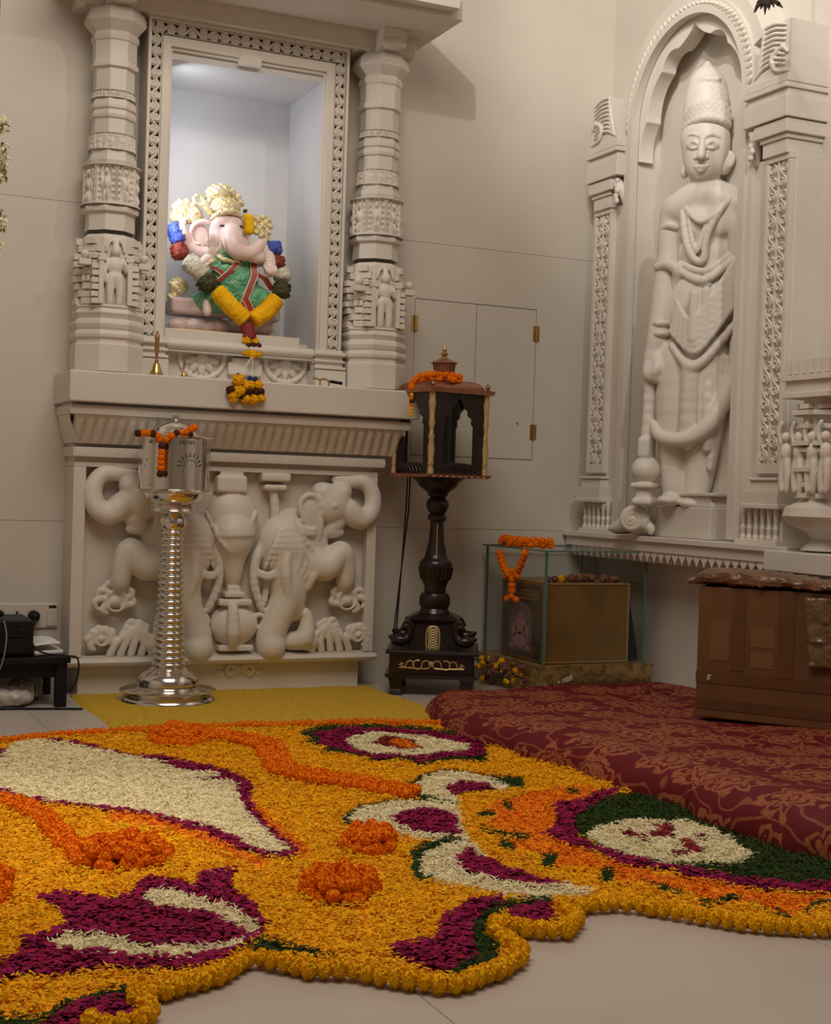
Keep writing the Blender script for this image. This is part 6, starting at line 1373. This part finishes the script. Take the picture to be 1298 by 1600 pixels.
BEDS = [  # key, colour, outline
 ('yellow', 'Y', OUTER),
 # orange tints in the yellow field
 ('orangeA', 'O', R1([(560, 570), (700, 600), (860, 640), (1000, 690), (1130, 760), (1298, 830), (1240, 860), (1050, 770), (860, 690), (660, 640), (520, 620)])),
 ('orangeA', 'O', R3([(0, 560), (60, 600), (150, 680), (260, 780), (360, 860), (300, 900), (180, 780), (60, 660), (0, 610)])),
 # big white feather with its magenta rim
 ('feather_rim', 'M', R1([(-300, 330), (0, 290), (250, 235), (430, 262), (600, 305), (720, 318), (860, 330), (1000, 365), (1150, 405), (1215, 450), (1210, 520), (1240, 590), (1330, 690), (1450, 790), (1400, 815), (1298, 805), (1150, 765), (1030, 705), (900, 660), (700, 605), (500, 580), (330, 560), (120, 535), (0, 500), (-300, 480)])),
 ('feather', 'W', R1([(-300, 360), (0, 320), (60, 255), (180, 238), (290, 250), (420, 275), (520, 300), (680, 325), (760, 355), (840, 400), (930, 425), (1040, 440), (1140, 445), (1160, 520), (1200, 600), (1260, 650), (1340, 720), (1420, 785), (1330, 790), (1220, 760), (1110, 700), (1000, 660), (860, 620), (700, 590), (500, 565), (330, 545), (120, 520), (0, 480), (-300, 460)])),
 ('feather', 'W', R1([(700, 335), (780, 345), (860, 385), (960, 395), (1050, 400), (1060, 425), (930, 425), (820, 395)])),
 # magenta fish with white crescents, lower left
 ('fish', 'M', R2([(150, 240), (260, 215), (400, 230), (520, 250), (600, 225), (640, 155), (720, 150), (840, 170), (870, 210), (905, 125), (1085, 112), (1040, 160), (1050, 220), (1110, 250), (1170, 300), (1200, 355), (1160, 420), (1090, 470), (1000, 530), (870, 562), (700, 560), (420, 570), (260, 590), (120, 590), (0, 622), (-150, 660), (-150, 560), (0, 540), (100, 490), (100, 420), (250, 390), (300, 360), (250, 290)])),
 ('upper_crescent', 'W', R2([(640, 250), (700, 200), (820, 210), (900, 250), (1000, 265), (1100, 310), (1170, 365), (1150, 420), (1110, 415), (1060, 370), (960, 320), (850, 300), (700, 290)])),
 ('lower_crescent', 'W', R2([(200, 430), (300, 405), (450, 415), (560, 440), (700, 465), (850, 465), (980, 450), (1110, 428), (1090, 470), (960, 490), (820, 512), (640, 512), (500, 492), (350, 490), (270, 460)])),
 ('corner_green', 'G', R2([(-150, 820), (0, 780), (200, 770), (300, 710), (460, 670), (600, 645), (590, 700), (460, 700), (330, 745), (250, 790), (150, 830), (-150, 860)])),
 ('corner_magenta', 'M', R2([(150, 850), (250, 780), (340, 735), (460, 695), (570, 690), (620, 760), (560, 800), (420, 830)])),
 ('border_green', 'G', R2([(1080, 480), (1200, 420), (1300, 452), (1430, 480), (1560, 520), (1480, 530), (1300, 500), (1200, 495)])+R4([(440, 515), (330, 525)])),
 # magenta flame with green inner border, lower middle
 ('flame', 'M', R4([(605, 462), (700, 440), (815, 435), (830, 350), (880, 300), (960, 260), (1100, 232), (1140, 262), (1010, 310), (970, 380), (1000, 470), (960, 540), (860, 575), (770, 565), (700, 530), (620, 500)])),
 ('flame_green', 'G', R4([(1330, 240), (1150, 250), (1040, 290), (980, 340), (965, 400), (1000, 480), (960, 530), (850, 575), (920, 600), (1000, 570), (1090, 510), (1100, 465), (1045, 410), (1035, 360), (1100, 305), (1180, 280), (1330, 275)])),
 ('small_flame', 'M', R6([(325, 430), (380, 408), (465, 410), (470, 455), (420, 465), (355, 460)])),
 # peacock eye at the top
 ('eye_green', 'G', R3([(290, 228), (420, 190), (600, 185), (880, 190), (1290, 240), (1300, 380), (1100, 375), (960, 400), (840, 372), (690, 378), (590, 350), (400, 330), (470, 305), (320, 285), (370, 260)])),
 ('eye_magenta', 'M', R3([(360, 232), (500, 205), (700, 203), (880, 210), (1100, 240), (1290, 260), (1290, 350), (1100, 362), (950, 390), (850, 365), (700, 370), (600, 340), (480, 312), (380, 285), (420, 260)])),
 ('eye', 'W', R3([(540, 275), (600, 240), (760, 225), (900, 240), (1080, 270), (1210, 290), (1200, 320), (1060, 340), (900, 352), (700, 342), (600, 312)])),
 ('eye_heart', 'R', R3([(685, 280), (760, 248), (860, 252), (930, 280), (960, 310), (850, 322), (750, 308)])),
 ('eye_heart_yellow', 'O', R3([(770, 270), (850, 262), (920, 285), (940, 302), (860, 305), (800, 295)])),
 # three white petals with magenta centres
 ('top_petal_green', 'G', R3([(890, 560), (880, 510), (960, 450), (1060, 425), (1500, 470), (1500, 560), (1190, 615), (1080, 608), (940, 580)])),
 ('top_petal', 'W', R3([(918, 525), (960, 470), (1040, 440), (1110, 440), (1300, 460), (1420, 520), (1300, 600), (1180, 605), (1050, 590), (940, 560)])),
 ('top_petal_heart', 'M', R3([(1080, 525), (1160, 492), (1300, 505), (1400, 545), (1300, 585), (1180, 580), (1110, 555)])),
 ('middle_petal_green', 'G', R3([(505, 695), (620, 620), (780, 590), (1000, 585), (1000, 600), (620, 740), (540, 715)])),
 ('middle_petal', 'W', R3([(530, 688), (640, 632), (780, 600), (1000, 592), (1160, 608), (1230, 650), (1220, 800), (1150, 812), (1050, 805), (900, 785), (760, 742), (600, 722)])),
 ('middle_petal_heart', 'M', R3([(775, 685), (850, 650), (950, 633), (1090, 645), (1140, 680), (1160, 775), (1060, 778), (920, 758), (830, 722)])),
 ('lower_petal_green', 'G', R6([(40, 310), (45, 255), (90, 222), (160, 215), (240, 225), (100, 345), (58, 340)])),
 ('lower_petal', 'W', R6([(72, 290), (85, 255), (150, 228), (235, 225), (300, 270), (430, 320), (520, 352), (592, 370), (560, 387), (430, 393), (330, 383), (230, 362), (120, 342), (75, 325)])),
 ('lower_petal_heart', 'M', R6([(183, 275), (215, 248), (290, 283), (370, 300), (430, 320), (518, 355), (430, 357), (310, 342), (220, 322), (188, 300)])),
 # right half circle
 ('rim_yellow', 'Y', R6([(180, 80), (300, 70), (420, 60), (300, 110), (260, 180), (320, 240), (440, 300), (600, 360), (640, 385), (560, 350), (440, 340), (300, 290), (220, 225), (190, 160)])),
 ('flames_orange', 'O', R6([(290, 105), (420, 75), (560, 55), (620, 80), (560, 110), (480, 125), (470, 175), (540, 245), (690, 295), (830, 325), (1000, 360), (1200, 385), (1420, 380), (1420, 425), (1260, 405), (1180, 442), (1060, 410), (930, 397), (850, 372), (660, 345), (640, 310), (470, 300), (440, 260), (330, 240), (370, 205), (265, 175), (300, 150), (270, 130)])),
 ('flame_gap_green', 'G', R6([(310, 100), (330, 98), (350, 128), (320, 122)])), ('flame_gap_green', 'G', R6([(240, 135), (300, 135), (290, 150), (250, 148)])),
 ('flame_gap_green', 'G', R6([(245, 175), (300, 190), (400, 205), (400, 220), (330, 212), (260, 192)])), ('flame_gap_green', 'G', R6([(305, 220), (340, 225), (350, 248), (315, 245)])),
 ('flame_gap_green', 'G', R6([(430, 262), (480, 258), (470, 300), (435, 300)])), ('flame_gap_green', 'G', R6([(610, 305), (645, 300), (650, 350), (615, 345)])),
 ('flame_gap_green', 'G', R6([(740, 345), (830, 355), (870, 390), (830, 385)])), ('flame_gap_green', 'G', R6([(900, 405), (1000, 385), (1050, 392), (1000, 402), (920, 418)])),
 ('flame_gap_green', 'G', R6([(1060, 405), (1100, 420), (1180, 445), (1160, 450), (1080, 425)])), ('flame_gap_green', 'G', R6([(1215, 430), (1250, 402), (1420, 405), (1420, 415), (1260, 415), (1225, 440)])),
 ('flame_gap_green', 'G', R6([(500, 65), (530, 60), (550, 80), (520, 78)])),
 ('half_ring_magenta', 'M', R6([(470, 112), (560, 95), (620, 70), (680, 60), (610, 110), (545, 150), (540, 210), (600, 242), (700, 270), (800, 292), (1000, 328), (1420, 338), (1420, 372), (1200, 378), (1000, 352), (860, 332), (830, 310), (700, 300), (600, 258), (540, 240), (430, 200), (480, 172)])),
 ('half_disc_green', 'G', R6([(525, 150), (620, 95), (760, 60), (1420, 200), (1420, 340), (1150, 346), (1000, 326), (850, 302), (780, 288), (700, 272), (600, 240), (545, 205)])),
 ('white_disc', 'W', R6([(560, 210), (600, 178), (720, 158), (860, 163), (950, 190), (1000, 220), (1072, 266), (1020, 287), (880, 292), (720, 275), (620, 245)])),
 ('sacred_sign', 'R', R6([(662, 198), (700, 188), (750, 212), (765, 222), (720, 222), (690, 208)])), ('sacred_sign', 'R', R6([(755, 178), (800, 168), (838, 180), (812, 205), (840, 212), (800, 218), (752, 210), (790, 190)])),
 ('sacred_sign', 'R', R6([(835, 218), (870, 215), (918, 245), (900, 262), (840, 268), (815, 260), (870, 250)])), ('sacred_sign', 'R', R6([(880, 205), (940, 210), (945, 218), (900, 216)])),
]
LBL = dict(yellow='broad bed of yellow marigold petals forming the ground of the flower carpet', orangeA='faint orange petal strips along the underside of the big cream feather shape',
 feather_rim='thin magenta petal rim around the big cream feather shape', feather='big cream feather-shaped petal bed at the left of the flower carpet', fish='magenta rose-petal fish shape at lower left of the flower carpet',
 upper_crescent='upper cream crescent lying across the magenta fish shape', lower_crescent='lower cream crescent under the magenta fish body', corner_green='green leaf strip over the magenta patch in the bottom left corner', corner_magenta='small magenta petal patch in the bottom left corner inside the yellow border',
 border_green='dark green leaf strip along the yellow border right of the fish shape', flame='magenta petal flame shape beside the deepest bay of the yellow border', flame_green='dark green leaf band between the magenta flame and the yellow border', small_flame='small magenta patch in the second loop of the yellow border',
 eye_green='ragged green leaf fringe around the oval eye at the top of the carpet', eye_magenta='magenta petal ring around the white oval eye near the red cloth', eye='white oval petal eye at the top of the carpet by the red cloth', eye_heart='red petal heart inside the white oval eye', eye_heart_yellow='orange yellow fleck inside the red heart of the oval eye',
 top_petal_green='green leaf outline of the topmost white leaf-shaped petal bed', top_petal='topmost of the three white leaf-shaped petal beds', top_petal_heart='magenta heart of the topmost white leaf shape', middle_petal_green='green leaf outline of the middle white leaf-shaped petal bed', middle_petal='middle one of the three white leaf-shaped petal beds', middle_petal_heart='magenta heart of the middle white leaf shape',
 lower_petal_green='green leaf outline of the lowest white leaf-shaped petal bed', lower_petal='lowest and longest of the three white leaf-shaped petal beds', lower_petal_heart='magenta heart of the lowest white leaf shape',
 rim_yellow='yellow petal rim between the white leaf shapes and the orange flames', flames_orange='ring of orange petal flames around the green half disc', flame_gap_green='green leaf notches between the orange flames', half_ring_magenta='magenta petal half ring inside the orange flames', half_disc_green='dark green leaf half disc beside the red brocade cloth', white_disc='white petal disc with a red sign, lying on the green half disc', sacred_sign='red petal sign drawn on the white disc')
NM = dict(Y='yellow_petal_bed', W='white_petal_bed', M='magenta_petal_bed', G='green_leaf_bed', O='orange_petal_bed', R='red_petal_bed')
MT = dict(Y=P_YEL, W=P_WHT, M=P_MAG, G=P_GRN, O=P_ORG, R=P_RED)
keys = []
for k, cc_, _ in BEDS:
    if (k, cc_) not in keys: keys.append((k, cc_))
def inside(P_, poly):
    x, y = P_[:, 0], P_[:, 1]; c_ = np.zeros(len(P_), bool); n_ = len(poly)
    for i in range(n_):
        x0, y0 = poly[i]; x1, y1 = poly[i-1]
        if y0 == y1: continue
        k = ((y0 > y) != (y1 > y)) & (x < (x1-x0)*(y-y0)/(y1-y0)+x0); c_ ^= k
    return c_
floorpolys = []
def classify(XY, jit=0.0):
    """index of the bed under each floor point, -1 where there is none"""
    P_ = proj(np.concatenate([XY, np.full((len(XY), 1), .012)], 1))
    out = np.full(len(XY), -1)
    for k, cc_, poly in BEDS:
        ii = keys.index((k, cc_)); msk = inside(P_, poly)
        if k == 'yellow': out[msk] = ii
        else: out[msk & (out >= 0)] = ii
    out[XY[:, 0] > edge_x(np.clip(XY[:, 1], 2.2, 6.36))+.02] = -1
    return out
x0, x1, y0, y1 = 0.15, 3.0, 2.45, 6.35
h_ = .016; xs_ = np.arange(x0, x1, h_); ys_ = np.arange(y0, y1, h_)
CX_, CY_ = np.meshgrid(xs_+h_/2, ys_+h_/2, indexing='ij'); cl = classify(np.stack([CX_.ravel(), CY_.ravel()], 1)+RNG.normal(0, .003, (CX_.size, 2))).reshape(CX_.shape)
NPET = 150000
XYp = np.stack([RNG.uniform(x0, x1, NPET), RNG.uniform(y0, y1, NPET)], 1)
keep = RNG.random(NPET) < np.clip(1.25-.12*(XYp[:, 1]-2.5), .55, 1); XYp = XYp[keep]
clp = classify(XYp+RNG.normal(0, .004, XYp.shape))
stray = RNG.random(len(XYp)) < .012
HG = lambda X_, Y_: .016+.005*np.sin(X_*31+2*np.sin(Y_*19))*np.sin(Y_*27+X_*5)
gx, gy = np.meshgrid(np.append(xs_, x1), np.append(ys_, y1), indexing='ij')
SZ = dict(Y=(.020, .0065, .8), W=(.027, .0050, .9), M=(.021, .0150, .5), G=(.020, .0055, .9), O=(.018, .0070, .8), R=(.018, .013, .5))
for ii, (k, cc_) in enumerate(keys):
    cells = np.argwhere(cl == ii)
    if not len(cells): continue
    my = gx.shape[1]; a = cells[:, 0]*my+cells[:, 1]; Q = np.stack([a, a+my, a+my+1, a+1], 1)
    uq, inv = np.unique(Q, return_inverse=True); V = np.stack([gx.ravel()[uq], gy.ravel()[uq], HG(gx.ravel()[uq], gy.ravel()[uq])-.006], 1); Q = inv.reshape(-1, 4)
    pi = np.where(clp == ii)[0]; n_ = len(pi); L_, W_, tl = SZ[cc_]
    th = RNG.uniform(0, 2*PI, n_); tilt = RNG.normal(0, .30*tl, n_); sc = RNG.uniform(.65, 1.25, n_); roll = RNG.normal(0, .45*tl, n_)
    d = np.stack([np.cos(th)*np.cos(tilt), np.sin(th)*np.cos(tilt), np.sin(tilt)], 1); s_ = np.stack([-np.sin(th)*np.cos(roll), np.cos(th)*np.cos(roll), np.sin(roll)], 1)
    nrm = np.cross(d, s_); c0 = np.stack([XYp[pi, 0], XYp[pi, 1], HG(XYp[pi, 0], XYp[pi, 1])+RNG.uniform(-.003, .007, n_)], 1)
    L2, W2 = (L_*sc/2)[:, None], (W_*sc/2)[:, None]; cup = (RNG.uniform(.1, .45, n_)*L_*.35)[:, None]
    # a six-point petal, folded along its length and curled at the ends
    p0 = c0-d*L2+nrm*cup; p1 = c0-d*L2*.2-s_*W2; p2 = c0+d*L2*.75-s_*W2*.6+nrm*cup*.6; p3 = c0+d*L2+nrm*cup; p4 = c0+d*L2*.75+s_*W2*.6+nrm*cup*.6; p5 = c0-d*L2*.2+s_*W2; 
    PV = np.stack([p0, p1, p2, p3, p4, p5], 1).reshape(-1, 3); b_ = (np.arange(n_)*6+len(V))[:, None]
    PQ = np.concatenate([b_+np.array([[0, 1, 2, 3]]), b_+np.array([[0, 3, 4, 5]])], 0)
    o = link(NM[cc_], mesh_np(NM[cc_], np.concatenate([V, PV]), np.concatenate([Q, PQ]), False), MT[cc_])
    tag(o, LBL[k], 'petal bed', None, 'stuff')

# marigold garlands that outline and dot the carpet: one thing each, every flower head a part
def fp(x, y, z=.02): p = at(x, y, Z=z); return np.array([p[0], p[1], z])
def string_garland(name_label, px, step, r, meshes, z=None, group=None, jit=.0, rows=1, axis=True, flat=1.0):
    z = r*.95 if z is None else z; P_ = resample([fp(x, y, z) for x, y in px], step); c0 = P_[len(P_)//2]
    t = thing('marigold_garland', (c0[0], c0[1], 0), name_label, 'garland', group)
    for i, p_ in enumerate(P_):
        d = P_[min(i+1, len(P_)-1)]-P_[max(i-1, 0)]; d = d/(np.linalg.norm(d)+1e-9); sd = np.array([-d[1], d[0], 0])
        for k in range(rows):
            off = (k-(rows-1)/2)*r*1.35; q = p_+sd*(off+RF.uniform(-jit, jit)); q[2] = z+RF.uniform(0, jit)+(k % 2)*r*.25
            flower('marigold', meshes, tuple(q), r*RF.uniform(.9, 1.1), t, tuple(d+np.array([RF.uniform(-.2, .2), RF.uniform(-.2, .2), RF.uniform(-.15, .15)])) if axis else (RF.uniform(-1, 1), RF.uniform(-1, 1), RF.uniform(-1, 1)))
    return t
string_garland('long yellow marigold garland winding along the left part of the carpet edge', YBORD, .0335, .0245, MG_YELB, group='yellow border garlands', jit=.003)
string_garland('right-hand yellow marigold garland edging the half circle by the red cloth', YBORD2, .0335, .0235, MG_YELB, group='yellow border garlands', jit=.003)
string_garland('thin orange marigold garland along the straight far edge of the flower carpet', TOPL+[(690, 1131)], .036, .020, MG_ORG, group='orange carpet garlands', jit=.006)
string_garland('orange marigold garland winding down the middle from the far coil to the white leaf shapes', [(322, 1149), (362, 1153), (392, 1158), (420, 1166), (426, 1185), (440, 1203), (470, 1212), (500, 1217), (535, 1222), (570, 1226), (600, 1234), (645, 1240)], .0455, .026, MG_ORG, group='orange carpet garlands', jit=.008, rows=3, axis=False)
string_garland('bright orange marigold garland curving along the lower edge of the cream feather', [(-60, 1250), (0, 1254), (40, 1262), (66, 1278), (85, 1298), (104, 1318), (122, 1332)], .034, .0225, MG_ORG, group='orange carpet garlands', jit=.008, rows=2, axis=False)
def coil(label, cx, cy, rx, ry, z_top=2):
    """garland wound into a flat cushion: centre and half sizes in pixels on the floor"""
    c0 = fp(cx, cy, .02); ex = np.linalg.norm(fp(cx+rx, cy, .02)-c0); ey = np.linalg.norm(fp(cx, cy+ry, .02)-c0)
    d1 = fp(cx+rx, cy, .02)-c0; d1 /= np.linalg.norm(d1); d2 = np.array([-d1[1], d1[0], 0])
    t = thing('marigold_coil', (c0[0], c0[1], 0), label, 'marigold coil', 'coiled orange marigold cushions'); st = .036; n_ = 0
    for lay in range(z_top):
        for fr_ in ((1.0, .62, .25) if lay == 0 else (.80, .40)):
            a_, b_ = (ex-.02)*fr_, (ey-.02)*fr_; per = PI*(3*(a_+b_)-math.sqrt(max(1e-9, (3*a_+b_)*(a_+3*b_)))); m_ = max(3, int(per/st))
            for i in range(m_):
                if n_ >= 98: break
                a = 2*PI*i/m_+lay*.3; q = c0+d1*a_*math.cos(a)+d2*b_*math.sin(a); n_ += 1
                flower('marigold', MG_ORG, (q[0]+RF.uniform(-.010, .010), q[1]+RF.uniform(-.010, .010), .023+.024*lay+RF.uniform(-.003, .010)), RF.uniform(.019, .027), t, (RF.uniform(-1, 1), RF.uniform(-1, 1), RF.uniform(-1, 1)))
    return t
coil('far orange marigold coil near the silver collection box', 278, 1153, 46, 13)
coil('large orange marigold coil at left below the cream feather', 190, 1337, 78, 23)
coil('small orange marigold coil left of the middle white leaf shape', 575, 1318, 46, 17)
coil('orange marigold coil in the open yellow field at the centre', 530, 1389, 66, 22)
coil('orange marigold coil cut by the left edge of the photo', -22, 1392, 44, 22)
